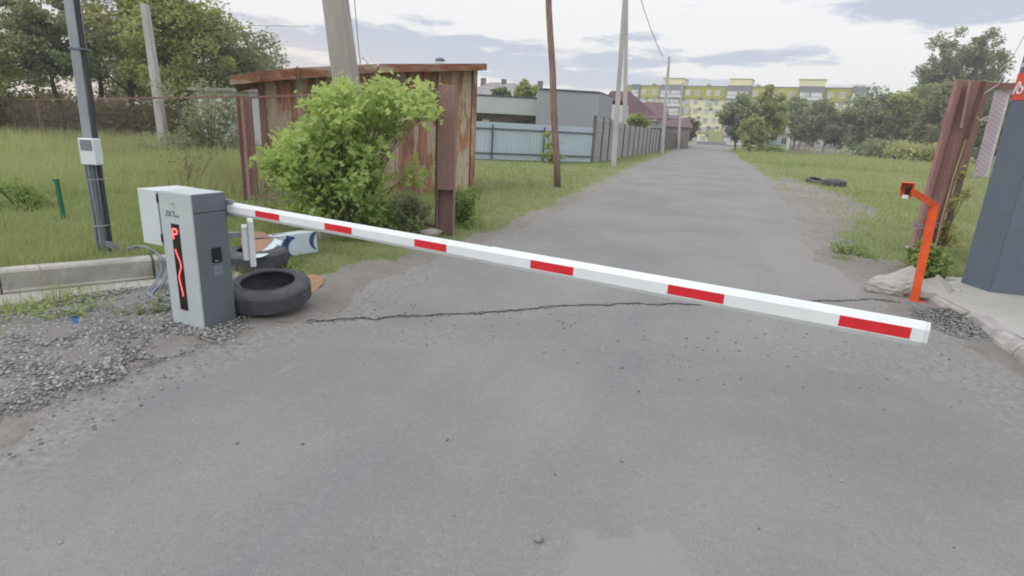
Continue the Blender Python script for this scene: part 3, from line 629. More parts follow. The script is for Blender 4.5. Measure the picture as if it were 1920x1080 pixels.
# utility box hung on the left side
mb = MB(); mb.box((-hw - .215, -hd + .0, CH - .395), (-hw - .012, hd + .02, CH + .003)); eb = mb.build('utility_box', M['box_white'], bar, bev=.006, label='white metal utility box bolted to the left side of the cabinet')
mb = MB(); mb.box((-hw - .216, -hd - .014, CH - .397), (-hw - .014, -hd - .002, CH + .004)); mb.build('box_door', M['box_white'], eb, bev=.003)
for zz in (CH - .05, CH - .34): mb = MB(); mb.box((-hw - .016, -hd - .016, zz - .03), (-hw - .004, -hd + .01, zz + .03)); mb.build('hinge', M['black_plastic'], eb)
# arm
A0w = at(436, 391, .88); A1w = at(1733, 627, .88); A0 = Vector(loc(A0w)); A1 = Vector(loc(A1w)); ad = (A1 - A0).normalized(); Ast = A0 - ad * .16
arm_o = empty('arm_frame', (0, 0, 0)); bpy.data.objects.remove(arm_o)
an = Vector((ad.y, -ad.x, 0)); 
if an.y > 0: an = -an
AH, AT = .098, .045
prof = [(-AT / 2, -AH / 2 + .014), (-AT / 2 + .012, -AH / 2), (AT / 2 - .014, -AH / 2), (AT / 2, -AH / 2 + .022), (AT / 2, AH / 2 - .026), (AT / 2 - .016, AH / 2), (-AT / 2 + .012, AH / 2), (-AT / 2, AH / 2 - .014)]
def armseg(a, b, prof, k=1.0):
    mb = MB(); V = [p + an * (x * k) + Vector((0, 0, z_ * k)) for p in (a, b) for x, z_ in prof]; n = len(prof)
    mb.add(V, [tuple(range(n))[::-1], tuple(range(n, 2 * n))] + [(i, (i + 1) % n, (i + 1) % n + n, i + n) for i in range(n)]); return mb
jt = Vector(loc(at(930, 478, .88))); Lj = (jt - Ast).dot(ad); jt = Ast + ad * Lj
arm = armseg(Ast, jt + ad * .05, prof, .94).build('arm', M['white_paint'], bar, bev=.003, label='long white aluminium arm with six red stripes')
armseg(jt, A1, prof).build('outer_arm_section', M['white_paint'], arm, bev=.003)
armseg(A1, A1 + ad * .012, prof, .97).build('end_cap', M['white_plastic'], arm, bev=.003)
armseg(jt - ad * .006, jt + ad * .006, prof, 1.008).build('joint_band', M['white_paint'], arm)
for i, (xa, ya, xb, yb) in enumerate([(490, 399, 535, 407), (622, 422, 673, 431), (790, 452, 852, 462), (1005, 491, 1085, 505), (1257, 538, 1360, 558), (1573, 601, 1708, 627)]):
    pa = Vector(loc(at(xa, ya, .88))); pb = Vector(loc(at(xb, yb, .88))); ta, tb = (pa - Ast).dot(ad), (pb - Ast).dot(ad); k = .94 if tb < Lj else 1.0
    a_ = Ast + ad * ta; b_ = Ast + ad * tb; h = .022
    mb = MB(); o1 = AT / 2 * k - .001; o2 = AT / 2 * k + .0012; V = [p + an * o + Vector((0, 0, z_ + .0)) for p in (a_, b_) for o in (o1, o2) for z_ in (-h, h)]
    mb.add(V, [(0, 1, 3, 2), (4, 6, 7, 5), (0, 2, 6, 4), (1, 5, 7, 3), (2, 3, 7, 6), (0, 4, 5, 1)]); mb.build('red_stripe', M['red_tape'], arm)
mb = MB(); mb.tube([Vector((0.02, hd - .005, .88)), Vector((.02, hd + .05, .88))], .035, 18); mb.build('arm_shaft', M['galvanised'], bar)
mb = MB(); mb.box((-.06, hd + .012, .82), (hw + .055, hd + .030, .945)); mb.build('arm_bracket', M['galvanised'], bar, bev=.004)
for xx in (hw + .02, hw + .04): mb = MB(); mb.tube([(xx, hd + .0, .925), (xx, hd + .045, .925)], .007, 8); mb.build('bolt', M['galvanised'], bar)
# white antenna reader behind the cabinet
ab = dep(453, 4.28); va = math.atan2(ab[1], ab[0]); ant = empty('reader_antenna', tuple(ab), va, 'flat white reader antenna panel seen edge on, behind the cabinet under the arm', 'antenna')
za0, za1 = hgt(455, 497, ab), hgt(449, 411, ab)
mb = MB(); mb.box((-.10, -.022, za0), (.10, .022, za1)); mb.build('antenna_panel', M['white_plastic'], ant, bev=.014, seg=3)
mb = MB(); mb.box((-.07, .023, za0 + .05), (.07, .065, za1 - .05)); mb.build('back_housing', M['white_paint'], ant, bev=.006)
mb = MB(); mb.box((-.02, .066, za1 - .14), (.02, .17, za1 - .10)); mb.build('mounting_bracket', M['galvanised'], ant)

# ------------------------------------------------------------------ steel post with meter box
pb = at(205, 474, .17); top = atY(133, -60, pb[1])
post = empty('steel_post', (pb[0], pb[1], .15), 0, 'grey square steel post with white meter box, behind the concrete beam', 'post')
dv = Vector(top - pb)
mb = MB(); mb.bar((-.03, 0, -.1), Vector((-.03, 0, 0)) + dv * 1.15, .088, .095, (0, 1, 0)); mb.build('post_tube', M['galvanised'], post, bev=.006)
def alongp(t, ox, oy): return Vector((-.03 + ox, oy, 0)) + dv * t
for k, (ox, r_) in enumerate(((-.035, .014), (.005, .016), (.04, .013))):
    mb = MB(); mb.tube([alongp(t, ox + .01 * math.sin(9 * t + k), -.066 - .004 * math.sin(7 * t)) for t in np.linspace(0.0, .42, 12)], r_, 8); mb.build('conduit', M['grey_cable'] if k != 2 else M['dark_grey_cable'], post, smooth=True)
mb = MB(); mb.tube([alongp(t, .066 + .006 * math.sin(13 * t), -.02) for t in np.linspace(-.0, 1.1, 26)], .018, 8); mb.build('black_conduit', M['black_cable'], post, smooth=True)
tb = None
zb0, zb1 = hgt(185, 303, pb), hgt(167, 254, pb); tm = ((zb0 + zb1) / 2 - pb[2]) / dv.z; c0 = alongp(tm, .055, 0)
mb = MB(); mb.box((c0.x - .062, -.16, c0.z - (zb1 - zb0) / 2), (c0.x + .085, -.06, c0.z + (zb1 - zb0) / 2)); mx_ = mb.build('meter_box', M['white_plastic'], post, bev=.01, seg=3)
mb = MB(); mb.box((c0.x - .042, -.163, c0.z + .01), (c0.x + .066, -.158, c0.z + .105)); mb.build('meter_window', M['grey_cable'], mx_, bev=.003)
for zz in (.30, .74):
    mb = MB(); c = alongp(zz / dv.z, 0, 0); mb.tube([c + Vector((.078 * math.cos(t) + .01, .088 * math.sin(t), .006 * math.cos(t))) for t in np.linspace(0, 2 * PI, 17)], .004, 5, False); mb.build('cable_tie', M['rope'], post)
for zz in (1.9, 2.5, 3.1):
    mb = MB(); c = alongp(zz / dv.z, 0, 0); mb.box((c.x - .056, -.056, c.z - .012), (c.x + .085, .056, c.z + .004)); mb.build('band', M['dark_grey_cable'], post)

# ------------------------------------------------------------------ concrete beams left
def beam(t0, t1, label, hh=.23, tilt=0):
    p = K0 + KD * t0; Lh = t1 - t0; o = empty('concrete_beam', (p[0], p[1], 0), math.atan2(KD[1], KD[0]), label, 'concrete beam', 'concrete beams edging the left lawn')
    mb = MB(); n = 14; V = []; 
    for i in range(n + 1):
        x = Lh * i / n; j = lambda a: random.uniform(-a, a)
        V += [(x, j(.004), -.05), (x, .004 + j(.003), .055), (x, .030 + j(.004), .068 + j(.004)), (x, .034 + j(.004), hh - .02), (x, .052, hh + j(.003)), (x, .165, hh + .004 + j(.003)), (x, .17, -.05)]
    F = [(i * 7 + k, i * 7 + k + 1, i * 7 + 7 + k + 1, i * 7 + 7 + k) for i in range(n) for k in range(6)] + [tuple(range(7)), tuple(n * 7 + k for k in range(7))[::-1]]
    mb.add(V, F); mb.build('beam_body', M['concrete'], o); return o
tL = float((at(283, 500, .1)[:2] - K0) @ KD)
beam(.025, tL - .01, 'long weathered concrete beam in the lawn edge, between the left picture edge and the cabinet')
beam(tL + .012, tL + .62, 'short concrete beam end half hidden behind the barrier cabinet, under the cable bundle')
beam(-2.2, .012, 'concrete beam cut off by the left picture edge')
mb = MB(); V = []
for i in range(25):
    t = -2.2 + 4.0 * i / 24; w = .20 + .10 * math.sin(i * 1.7) * .4 + random.uniform(-.03, .03)
    for k, z_ in ((-w, .0), (-w + .05, .03), (-.02, .045)): p = K0 + KD * t + KN * k; V.append((p[0], p[1], z_))
mb.add(V, [(i * 3 + k, i * 3 + k + 1, i * 3 + 4 + k, i * 3 + 3 + k) for i in range(24) for k in range(2)]); setp(mb.build('concrete_footing', M['slab_concrete'], smooth=False), kind='structure')
# cable bundle
cb = empty('cable_bundle', at(300, 500, 0), 0, 'bundle of grey cables looping from the steel post over the beam to the cabinet', 'cables'); C0 = Vector(cb.location)
pa = Vector(pb); zc = .24
for k in range(7):
    j = lambda a=.012: Vector((random.uniform(-a, a), random.uniform(-a, a), random.uniform(-.008, .008)))
    P = [Vector((pb[0] + .02 * k - .05, pb[1] - .07, .30)), Vector(at(222 + 3 * k, 472, .20)), Vector(at(246, 466 - k, .225)) + j(), Vector(at(270 + 2 * k, 460 + k * 1.5, .25)) + j(), Vector(at(290 + 2.6 * k, 474 + k * 2, .23)) + j(), Vector(at(296 + k * 3.2, 505, .14)) + j(), Vector(at(294 + k * 2.4, 528, .07)) + j(.02), Vector(at(277 + k * 2.2, 546 + k, .035)) + j(.02), Vector(at(285 + k * 3, 556 + 2 * k, .03)) + j(), Vector(at(338, 575 + 2 * k, .03)) + j()]
    Q = []
    # smooth with Catmull-Rom
    Q = []
    for i in range(len(P) - 1):
        p0, p1, p2, p3 = P[max(i - 1, 0)], P[i], P[i + 1], P[min(i + 2, len(P) - 1)]
        for t in np.linspace(0, 1, 7)[:-1]: Q.append(.5 * ((2 * p1) + (p2 - p0) * t + (2 * p0 - 5 * p1 + 4 * p2 - p3) * t * t + (3 * p1 - p0 - 3 * p2 + p3) * t ** 3) - C0)
    mb = MB(); mb.tube(Q, .0068, 6); mb.build('cable', M['grey_cable'] if k % 3 else M['dark_grey_cable'], cb, smooth=True)

# ------------------------------------------------------------------ tyres
def tyre(loc_, R0, w, label, rot=(0, 0, 0), group=None, rin=.58):
    o = empty('tyre', loc_, 0, label, 'tyre', group); o.rotation_euler = rot; ri = R0 * rin; h = w
    prof = [(ri, .012), (ri + .012, .0), (R0 * .78, h * .03 - .006), (R0 * .93, h * .10), (R0 * .985, h * .2), (R0, h * .34), (R0, h * .66), (R0 * .985, h * .8), (R0 * .93, h * .9), (R0 * .78, h * .97 + .006), (ri + .012, h), (ri, h - .012), (ri + .014, h - .03), (R0 * .86, h * .8), (R0 * .93, h * .5), (R0 * .86, h * .2), (ri + .014, .03)]
    mb = MB(); mb.lathe(prof, 56, True); mb.build('tyre_carcass', M['rubber'], o, smooth=True)
    mb = MB(); n = 56
    for row, (za, zb) in enumerate(((.22, .34), (.37, .49), (.52, .63), (.66, .78))):
        for k in range(n):
            a0 = 2 * PI * (k + .5 * (row % 2)) / n; a1 = a0 + 2 * PI / n * .8; rr = R0 + .004; V = [(rr_ * math.cos(a), rr_ * math.sin(a), h * z_) for rr_ in (R0 - .006, rr) for a, z_ in ((a0, za), (a1, za), (a1, zb), (a0, zb))]
            mb.add(V, [(4, 5, 6, 7), (0, 1, 5, 4), (1, 2, 6, 5), (2, 3, 7, 6), (3, 0, 4, 7)])
    p_ = mb.build('tread', M['rubber'], o); 
    mb = MB(); mb.lathe([(R0 * .72, h + .001), (R0 * .73, h + .007), (R0 * .745, h + .007), (R0 * .755, h + .0005)], 56); mb.build('sidewall_rib', M['rubber'], o, smooth=True); return o
tc_ = at(511, 540, .17)
t1 = (at(443, 545, .09) + at(580, 540, .09)) / 2; tR = float(np.linalg.norm(at(443, 545, .09)[:2] - at(580, 540, .09)[:2])) / 2 * .97
tyre((tc_[0] - .01, tc_[1] - .03, .055), .325, .205, 'worn black car tyre lying slightly tilted against the cabinet, in front', (math.radians(8), 0, 0), rin=.64)
tc2 = at(478, 485, .12); tyre((tc2[0] + .0, tc2[1] + .05, .01), .31, .21, 'second black tyre under the cardboard and white carton', (math.radians(0), math.radians(-3), 0))
# carton with blue waves
cp = at(548, 475, 0); pl = at(505, 478, .0); pr = at(597, 470, .0)
cc = at(528, 486, 0); cw = at(597, 474, 0); dirc = (cw - cc)[:2]; Lc = float(np.linalg.norm(dirc)); dirc /= Lc
car = empty('carton', (cc[0], cc[1], .0), math.atan2(dirc[1], dirc[0]), 'white cardboard carton with dark blue wave print leaning on the rear tyre', 'carton')
ch = hgt(597, 434, cw); car.rotation_euler = (math.radians(-6), math.radians(0), math.atan2(dirc[1], dirc[0])); Wd = .30
mb = MB(); mb.box((0, 0, 0.01), (Lc, Wd, ch)); mb.build('carton_body', M['carton_white'], car, bev=.003)
mb = MB(); mb.add([(-.02, -.0, ch), (-.26, .02, ch + .02), (-.24, .28, ch - .01), (-.01, .3, ch), (-.02, 0, ch - .004), (-.26, .02, ch + .016), (-.24, .28, ch - .014), (-.01, .3, ch - .004)], [(0, 1, 2, 3), (7, 6, 5, 4), (0, 4, 5, 1), (1, 5, 6, 2), (2, 6, 7, 3), (3, 7, 4, 0)]); mb.build('top_flap', M['carton_white'], car)
def crescent(cx_, cz_, r, a0, a1, th, nm='blue_wave', plane='f'):
    mb = MB(); n = 18; V = []
    for i in range(n + 1):
        a = a0 + (a1 - a0) * i / n; t = th * math.sin(PI * (i / n) ** .8) + .001
        for rr_ in (r - t / 2, r + t / 2): x, z_ = cx_ + rr_ * math.cos(a), cz_ + rr_ * math.sin(a); x = min(max(x, .001), Lc - .001); z_ = min(max(z_, .012), ch - .002); V.append((x, -.0015, z_) if plane == 'f' else (x, z_, ch + .0015))
    mb.add(V, [(2 * i, 2 * i + 1, 2 * i + 3, 2 * i + 2) for i in range(n)]); return mb.build(nm, M['carton_blue'], car)
crescent(.17, ch * .42, ch * .42, math.radians(70), math.radians(290), .085); crescent(Lc + .03, ch * .55, ch * .42, math.radians(95), math.radians(250), .06)
crescent(.02, ch * .9, .09, math.radians(-60), math.radians(60), .035); crescent(.12, .12, .10, math.radians(20), math.radians(190), .05, 'top_wave', 't')
def sheetpiece(name, pts3, m, label, cat, th=.004, kind=None):
    c = sum((Vector(p) for p in pts3), Vector()) / len(pts3); o = bpy.data.objects.new(name, None); V = [Vector(p) - c for p in pts3]; n = len(V); mb = MB()
    mb.add([tuple(v) for v in V] + [tuple(v - Vector((0, 0, th))) for v in V], [tuple(range(n)), tuple(range(n, 2 * n))[::-1]] + [(i, i + n, (i + 1) % n + n, (i + 1) % n) for i in range(n)])
    q = mb.build(name, m); q.location = c; bpy.data.objects.remove(o); return setp(q, label, cat)
sheetpiece('cardboard_sheet', [at(455, 470, .24), at(478, 478, .22), at(500, 462, .235), at(513, 448, .25), at(496, 436, .27), at(470, 432, .28), at(450, 440, .26)], M['cardboard'], 'torn brown cardboard sheet lying on the rear tyre', 'cardboard')
sheetpiece('foam_sheet', [at(460, 484, .225), at(490, 482, .21), at(522, 468, .215), at(530, 452, .24), at(515, 446, .245), at(498, 462, .23), at(478, 479, .215)], M['carton_white'], 'crumpled white packing sheet between the cardboard and the carton', 'packing sheet')
sheetpiece('cardboard_scrap', [at(560, 546, .016), at(584, 550, .014), at(606, 532, .02), at(609, 520, .03), at(588, 514, .035), at(562, 518, .02)], M['cardboard'], 'small brown cardboard scrap on the ground right of the front tyre', 'cardboard')
# blue litter, straws
bl = at(136, 607, .03); mb = MB(); mb.add([(0, 0, 0), (.03, .01, .0), (.035, .02, .05), (.012, .0, .06), (-.008, .012, .04)], [(0, 1, 2, 3, 4)]); o = mb.build('litter_scrap', M['blue_plastic'], loc=bl); setp(o, 'small scrap of blue plastic litter on the gravel', 'litter')
mb = MB(); p0 = at(200, 686, .012); p1 = at(236, 692, .01); p0, p1 = Vector(p0), Vector(p1); mb.tube([Vector((0, 0, 0)), (p1 - p0) * .5 + Vector((0, -.006, .004)), (p1 - p0)], .0045, 6); o = mb.build('plastic_tie', M['rope'], loc=p0); setp(o, 'short white plastic strip on the dirt edge near the gravel', 'litter')

# ------------------------------------------------------------------ green stake
gs = at(122, 420, .1); gs[2] = gz(gs[0], gs[1]); st_ = empty('garden_stake', gs, 0, 'short green metal stake standing in the left lawn', 'stake')
tt_ = Vector(atY(106, 338, gs[1])) - Vector(gs); mb = MB(); mb.bar((0, 0, -.1), tt_, .045, .03); mb.build('stake_bar', M['green_paint'], st_)
mb = MB(); mb.bar(tt_ - Vector((.05, 0, .0)), tt_ + Vector((.03, 0, .01)), .02, .02); mb.build('stake_hook', M['green_paint'], st_)

# ------------------------------------------------------------------ left fence with chain link
PA = at(470, 377); PB = at(835, 440); HA = hgt(438, 178, PA); HB = hgt(812, 158, PB)
def chain(name, A, B, hA, hB, pitch, wr, m, parent, z0=.05, amp=1.0):
    A = np.array(A[:2], float); B = np.array(B[:2], float); Ld = np.linalg.norm(B - A); d = (B - A) / Ld; nn = np.array([-d[1], d[0]])
    ncol = int(Ld / pitch); Vs = []; Ts = []; k = 0
    for i in range(ncol):
        x = (i + .5) * pitch; hh = hA + (hB - hA) * x / Ld; m_ = int((hh - z0) / pitch); z_ = z0 + np.arange(m_ + 1) * pitch
        sgn = np.where(np.arange(m_ + 1) % 2 == 0, -1, 1); xx = x + sgn * pitch * .52; off = sgn * wr * .7 * (1 if i % 2 else -1)
        c = np.stack([A[0] + d[0] * xx + nn[0] * off, A[1] + d[1] * xx + nn[1] * off, z_], -1)
        for a0 in (0, 2.09, 4.19):
            pass
        R3 = np.stack([c + wr * (np.cos(a) * np.array([d[0], d[1], 0]) + np.sin(a) * np.array([nn[0], nn[1], 0])) for a in (0.3, 2.4, 4.5)], 1).reshape(-1, 3)
        q = np.arange(m_)[:, None] * 3; F = np.concatenate([np.concatenate([q + j, q + (j + 1) % 3, q + 3 + (j + 1) % 3, q + 3 + j], 1) for j in range(3)])
        Vs.append(R3); Ts.append(F + k); k += len(R3)
    V = np.vstack(Vs); 
    if parent is not None: V = V - np.array(parent.location)
    o = link(name, npmesh(name, V, np.vstack(Ts), m), None, parent); o['kind'] = 'stuff'; return o
PL = dep(0, 36.0); HL = hgt(0, 188, PL)
# left run
fr = empty('chain_link_fence', tuple(PA), 0, 'long rusty chain link fence running away along the left lawn', 'fence')
hl = lambda t: HA + (HL - HA) * t
PL2 = PA + (PL - PA) * 1.25; HL2 = HA + (HL - HA) * 1.25
mb = MB(); mb.bar(Vector((0, 0, HA - .02)), Vector(PL2 - PA) + Vector((0, 0, HL2)), .035, .04); mb.build('top_rail', M['rust_dark'], fr)
chain('chain_link_mesh', PA, PL2, HA - .03, HL2 - .03, 0.075, .0016, M['mesh_wire'], fr)
for t in (.35, .62, .85, 1.05, 1.25):
    p = (PL - PA) * t; mb = MB(); mb.bar(Vector(p), Vector(p) + Vector((0, 0, hl(t))), .05, .05); mb.build('fence_post', M['rust_dark'], fr)
# near panel between the two heavy posts
dAB = (PB - PA); LAB = np.linalg.norm(dAB); dAB /= LAB; nAB = np.array([-dAB[1], dAB[0], 0])
gp = empty('gate_panel', tuple((PA + PB) / 2), 0, 'rusty framed chain link panel between two heavy steel posts in front of the bush', 'fence panel'); Gc = (PA + PB) / 2
def gq(p, z_): return Vector(p) - Vector(Gc) + Vector((0, 0, z_))
I0 = PA + dAB * .18; I1 = PB - dAB * .14
mb = MB(); mb.bar(gq(I0, HA - .03), gq(I1, HB - .06), .045, .035); mb.build('top_rail', M['rust_dark'], gp)
mb = MB(); mb.bar(gq(I0, .12), gq(I1, .10), .045, .04); mb.build('bottom_rail', M['rust_dark'], gp)
mb = MB(); mb.bar(gq(I0 + dAB * .03, .1), gq(I0 + dAB * .03, HA - .03), .05, .04); mb.build('frame_stile', M['rust_dark'], gp)
mb = MB(); mb.bar(gq(I1 - dAB * .03, .1), gq(I1 - dAB * .03, HB - .06), .05, .04); mb.build('frame_stile', M['rust_dark'], gp)
chain('chain_link_mesh', I0, I1, HA - .05, HB - .08, .055, .0021, M['mesh_wire'], gp, .12)
# channel post
def channel(name, p, h, w, dth, ang, label, m, lean=(0, 0), plate=False):
    o = empty(name, p, ang, label, 'post'); t = .012
    tx, ty = lean[0] * h, lean[1] * h
    def wall(x0, x1, y0, y1, nm, za=-.1, zb=h):
        mb = MB(); V = []
        for z_ in (za, zb):
            f = z_ / h; V += [(x0 + tx * f, y0 + ty * f, z_), (x1 + tx * f, y0 + ty * f, z_), (x1 + tx * f, y1 + ty * f, z_), (x0 + tx * f, y1 + ty * f, z_)]
        mb.add(V, [(3, 2, 1, 0), (4, 5, 6, 7), (0, 1, 5, 4), (1, 2, 6, 5), (2, 3, 7, 6), (3, 0, 4, 7)]); return mb.build(nm, m, o, bev=.003)
    wall(-w / 2, -w / 2 + t, -dth / 2, dth / 2, 'flange'); wall(w / 2 - t, w / 2, -dth / 2, dth / 2, 'flange')
    if plate:
        wall(-w / 2 + t + .001, w / 2 - t - .001, -dth / 2 + .0, -dth / 2 + t, 'web_plate', .66, h); wall(-w / 2 + t + .001, w / 2 - t - .001, dth / 2 - t, dth / 2, 'back_web', -.1, h)
    else: wall(-w / 2 + t + .001, w / 2 - t - .001, -t / 2, t / 2, 'web')
    return o
aAB = math.atan2(dAB[1], dAB[0])
channel('steel_channel_post', tuple(PA), HA, .22, .14, aAB, 'narrow rusty steel channel post at the far left end of the framed panel', M['rust_brown'])
pB = channel('steel_channel_post', tuple(PB), HB, .245, .16, aAB + .5, 'wide rusty brown box post with a cut-out foot, right end of the framed panel', M['rust_brown'], plate=True)
# stone at its foot
tv, tt = rock_template(31, .5); o = link('rubble_stone', npmesh('rubble_stone', tv * .2, tt, M['concrete'])); o.location = at(808, 437, .04); setp(o, 'flat brown stone lump at the foot of the wide rusty box post', 'stone')
cb2 = at(700, 470); mb = MB(); p = at(600, 448); p2 = at(670, 442); dd = (p2 - p)[:2]; dd /= np.linalg.norm(dd); o = empty('concrete_block', tuple(p), math.atan2(dd[1], dd[0]), 'half buried pale concrete block behind the arm, right of the carton', 'concrete block')
mb.box((0, 0, -.05), (float(np.linalg.norm((p2 - p)[:2])), .22, .14)); mb.build('block_body', M['concrete'], o, bev=.015)

# ------------------------------------------------------------------ rusty shed
SR = at(888, 362); SL = at(497, 361); dS = SR - SL; LS = float(np.linalg.norm(dS)); dS /= LS; nS = np.array([dS[1], -dS[0], 0]); aS = math.atan2(dS[1], dS[0])
shed = empty('rusty_shed', tuple(SL), aS, 'rusty brown sheet metal shed with sloping roof behind the bush', 'shed')
def sl_(px, py, off=0.0):
    A = SL + nS * off; B = SR + nS * off; p = onpl(px, py, A, B); w = p - SL; return float(w @ dS), float(-(w @ nS)), float(p[2])
def roofz(x):
    xs_ = [sl_(431, 159, .35), sl_(491, 153, .35), sl_(559, 147.5, .35), sl_(709, 135, .35), sl_(913, 132, .35)]
    return float(np.interp(x, [a[0] for a in xs_], [a[2] for a in xs_]))
xe = [0, .12, .62, 1.1, 1.65, 2.2, 2.75, 3.3, LS - .95, LS - .62, LS - .12, LS]
for i in range(len(xe) - 1):
    a, b = xe[i] + .006, xe[i + 1] - .006; w = b - a; post_ = w < .2 or (.2 < w < .36); mb = MB(); z1 = roofz((a + b) / 2) + .02
    if post_:
        mb.box((a, -.05, -.05), (b, .03, z1)); mb.build('corner_post' if w < .2 else 'cover_strip', M['rust_dark'] if i < 2 else M['rust_wall'], shed, bev=.004)
    else:
        n = max(3, int(w / .14)); prof_ = []
        for k in range(n):
            xa = a + w * k / n; dx_ = w / n; prof_ += [(xa, 0), (xa + dx_ * .62, 0), (xa + dx_ * .72, -.018), (xa + dx_ * .9, -.018)]
        prof_.append((b, 0)); V = [(x, y + (.004 if i % 2 else 0), z_) for z_ in (-.05, z1) for x, y in prof_]; n = len(prof_)
        mb.add(V, [(k, k + 1, k + 1 + n, k + n) for k in range(n - 1)]); q = mb.build('wall_panel', M['rust_wall_pale'] if i >= len(xe) - 3 or i in (4,) else M['rust_wall'], shed)
        sm_ = q.modifiers.new('thickness', 'SOLIDIFY'); sm_.thickness = .006
for i in range(len(xe) - 1):
    mb = MB(); mb.box((xe[i] + .001, .034, -.05), (xe[i + 1] - .001, .06, roofz((xe[i] + xe[i + 1]) / 2) + .02)); mb.build('backing_board', M['rust_dark'], shed)
mb = MB(); mb.box((0.02, 2.8, -.05), (LS - .02, 2.86, 2.2)); mb.build('back_wall', M['rust_wall'], shed)
mb = MB(); mb.box((LS - .05, .04, -.05), (LS, 2.79, 2.6)); mb.build('side_wall', M['rust_wall_pale'], shed)
mb = MB(); mb.box((0, .04, -.05), (.05, 2.79, 2.1)); mb.build('side_wall', M['rust_wall'], shed)
# upper beam: shadow gap piece
mb = MB(); mb.box((.02, -.065, roofz(.1) - .16), (LS - .8, -.035, roofz(.1) - .02)); 
fp = [(430, 143, 159), (491, 133, 153.5), (557, 127, 148), (709, 119.5, 136), (914, 119, 132)]
for (xa, ta, ba), (xb, tb_, bb) in zip(fp[:-1], fp[1:]):
    e = 1.0; A = sl_(xa + e, ta, .36); Bq = sl_(xb - e, tb_, .36); C_ = sl_(xb - e, bb, .36); D = sl_(xa + e, ba, .36)
    V = [A, Bq, C_, D] + [(x, y + .03, z_) for x, y, z_ in (A, Bq, C_, D)]
    mb = MB(); mb.add(V, [(0, 3, 2, 1), (4, 5, 6, 7), (0, 1, 5, 4), (1, 2, 6, 5), (2, 3, 7, 6), (3, 0, 4, 7)]); mb.build('fascia_board', M['fascia'], shed, bev=.003)
    V = [(A[0], A[1] + .031, A[2] - .035), (Bq[0], Bq[1] + .031, Bq[2] - .035), (Bq[0], 3.1, Bq[2] - .12), (A[0], 3.1, A[2] - .12)]; V += [(x, y, z_ - .04) for x, y, z_ in V]
    mb = MB(); mb.add(V, [(0, 1, 2, 3), (7, 6, 5, 4), (0, 4, 5, 1), (1, 5, 6, 2), (2, 6, 7, 3), (3, 7, 4, 0)]); mb.build('roof_sheet', M['rust_dark'], shed)
for px in (491.5, 558):
    A = sl_(px, 130, .38); mb = MB(); mb.box((A[0] - .02, A[1] - .02, A[2] - .22), (A[0] + .02, A[1] + .06, A[2] + .05)); mb.build('roof_clamp', M['rust_dark'], shed)
A = sl_(825, 118, -.6); mb = MB()
for k in (-1, 0, 1): mb.tube([(A[0] + k * .07, A[1], A[2] - .1), (A[0] + k * .07, A[1], A[2] + .05)], .008, 5)
mb.lathe([(.13, 0), (.09, .05), (.0, .075)], 12); mb.v = [(x + (A[0] if i >= 30 else 0), y + (A[1] if i >= 30 else 0), z_ + (A[2] + .05 if i >= 30 else 0)) for i, (x, y, z_) in enumerate(mb.v)]
mb.build('roof_vent', M['dark_grey_cable'], shed)
# ------------------------------------------------------------------ poles
def pole(name, base, toppt, w0, w1, m, label, shape='square', cat='utility pole', extra=None, group=None, rz=0):
    o = empty(name, base, 0, label, cat, group); dv = Vector(toppt) - Vector(base); mb = MB()
    if shape == 'square':
        n = 5; V = []
        for i in range(n):
            f = i / (n - 1); w = w0 + (w1 - w0) * f; c = dv * f + Vector((0, 0, -.1 if i == 0 else 0)); ca, sa = math.cos(rz), math.sin(rz); b_ = w * .12
            for x, y in ((-w / 2 + b_, -w / 2), (w / 2 - b_, -w / 2), (w / 2, -w / 2 + b_), (w / 2, w / 2 - b_), (w / 2 - b_, w / 2), (-w / 2 + b_, w / 2), (-w / 2, w / 2 - b_), (-w / 2, -w / 2 + b_)): V.append(c + Vector((x * ca - y * sa, x * sa + y * ca, 0)))
        mb.add(V, [(i * 8 + k, i * 8 + (k + 1) % 8, i * 8 + 8 + (k + 1) % 8, i * 8 + 8 + k) for i in range(n - 1) for k in range(8)] + [tuple(range(32, 40))])
    else:
        n = 9; mb.tube([dv * (i / (n - 1)) + Vector((.012 * math.sin(i * 1.9), .01 * math.cos(i * 1.3), -.1 if i == 0 else 0)) for i in range(n)], [(w0 + (w1 - w0) * i / (n - 1)) / 2 for i in range(n)], 12)
    mb.build('pole_shaft', M[m], o, smooth=shape != 'square'); return o
cbp = dep(690, 9.4); ct = atY(629, 0, 9.4); cb_ = np.array(atY(683, 420, 9.4)); base = np.array([cb_[0], 9.4, 0.0]); top_ = base + (ct - base) * 1.6
q_ = pole('concrete_pole', tuple(base), tuple(top_), .40, .30, 'concrete_pole', 'thick grey concrete utility pole rising out of the green bush')
mb = MB(); mb.bar(Vector((0, 0, 1)), Vector((0, 0, 1)), .1, .1)
wb = at(1046, 352); wt = np.array(atY(1028, -20, wb[1])); pole('wooden_pole', tuple(wb), tuple(wb + (wt - wb) * 1.2), .20, .15, 'wood_pole', 'thin brown wooden pole leaning left beside the road', 'round')
for (bx, by, tx, ty, w0, w1, lab) in [(1150, 312, 1174, -40, .24, .16, 'tall pale concrete pole leaning right as brace, front one of the leaning pair'), (1170.5, 290, 1175, -10, .34, .22, 'upright concrete pole standing behind the leaning brace pole'),
                                   (1241, 289, 1255, 106, .28, .18, 'concrete pole beside the grey panel fence, third along the road'), (1271.5, 280, 1279.5, 155, .32, .18, 'concrete pole beyond the third, before the dark gate')]:
    b = at(bx, by); t = atY(tx, ty, b[1]); k = 1.0 if ty > 0 else 1.12; pole('concrete_pole', tuple(b), tuple(b + (t - b) * k), w0, w1, 'pale_concrete_pole', lab, group='concrete poles along the road')
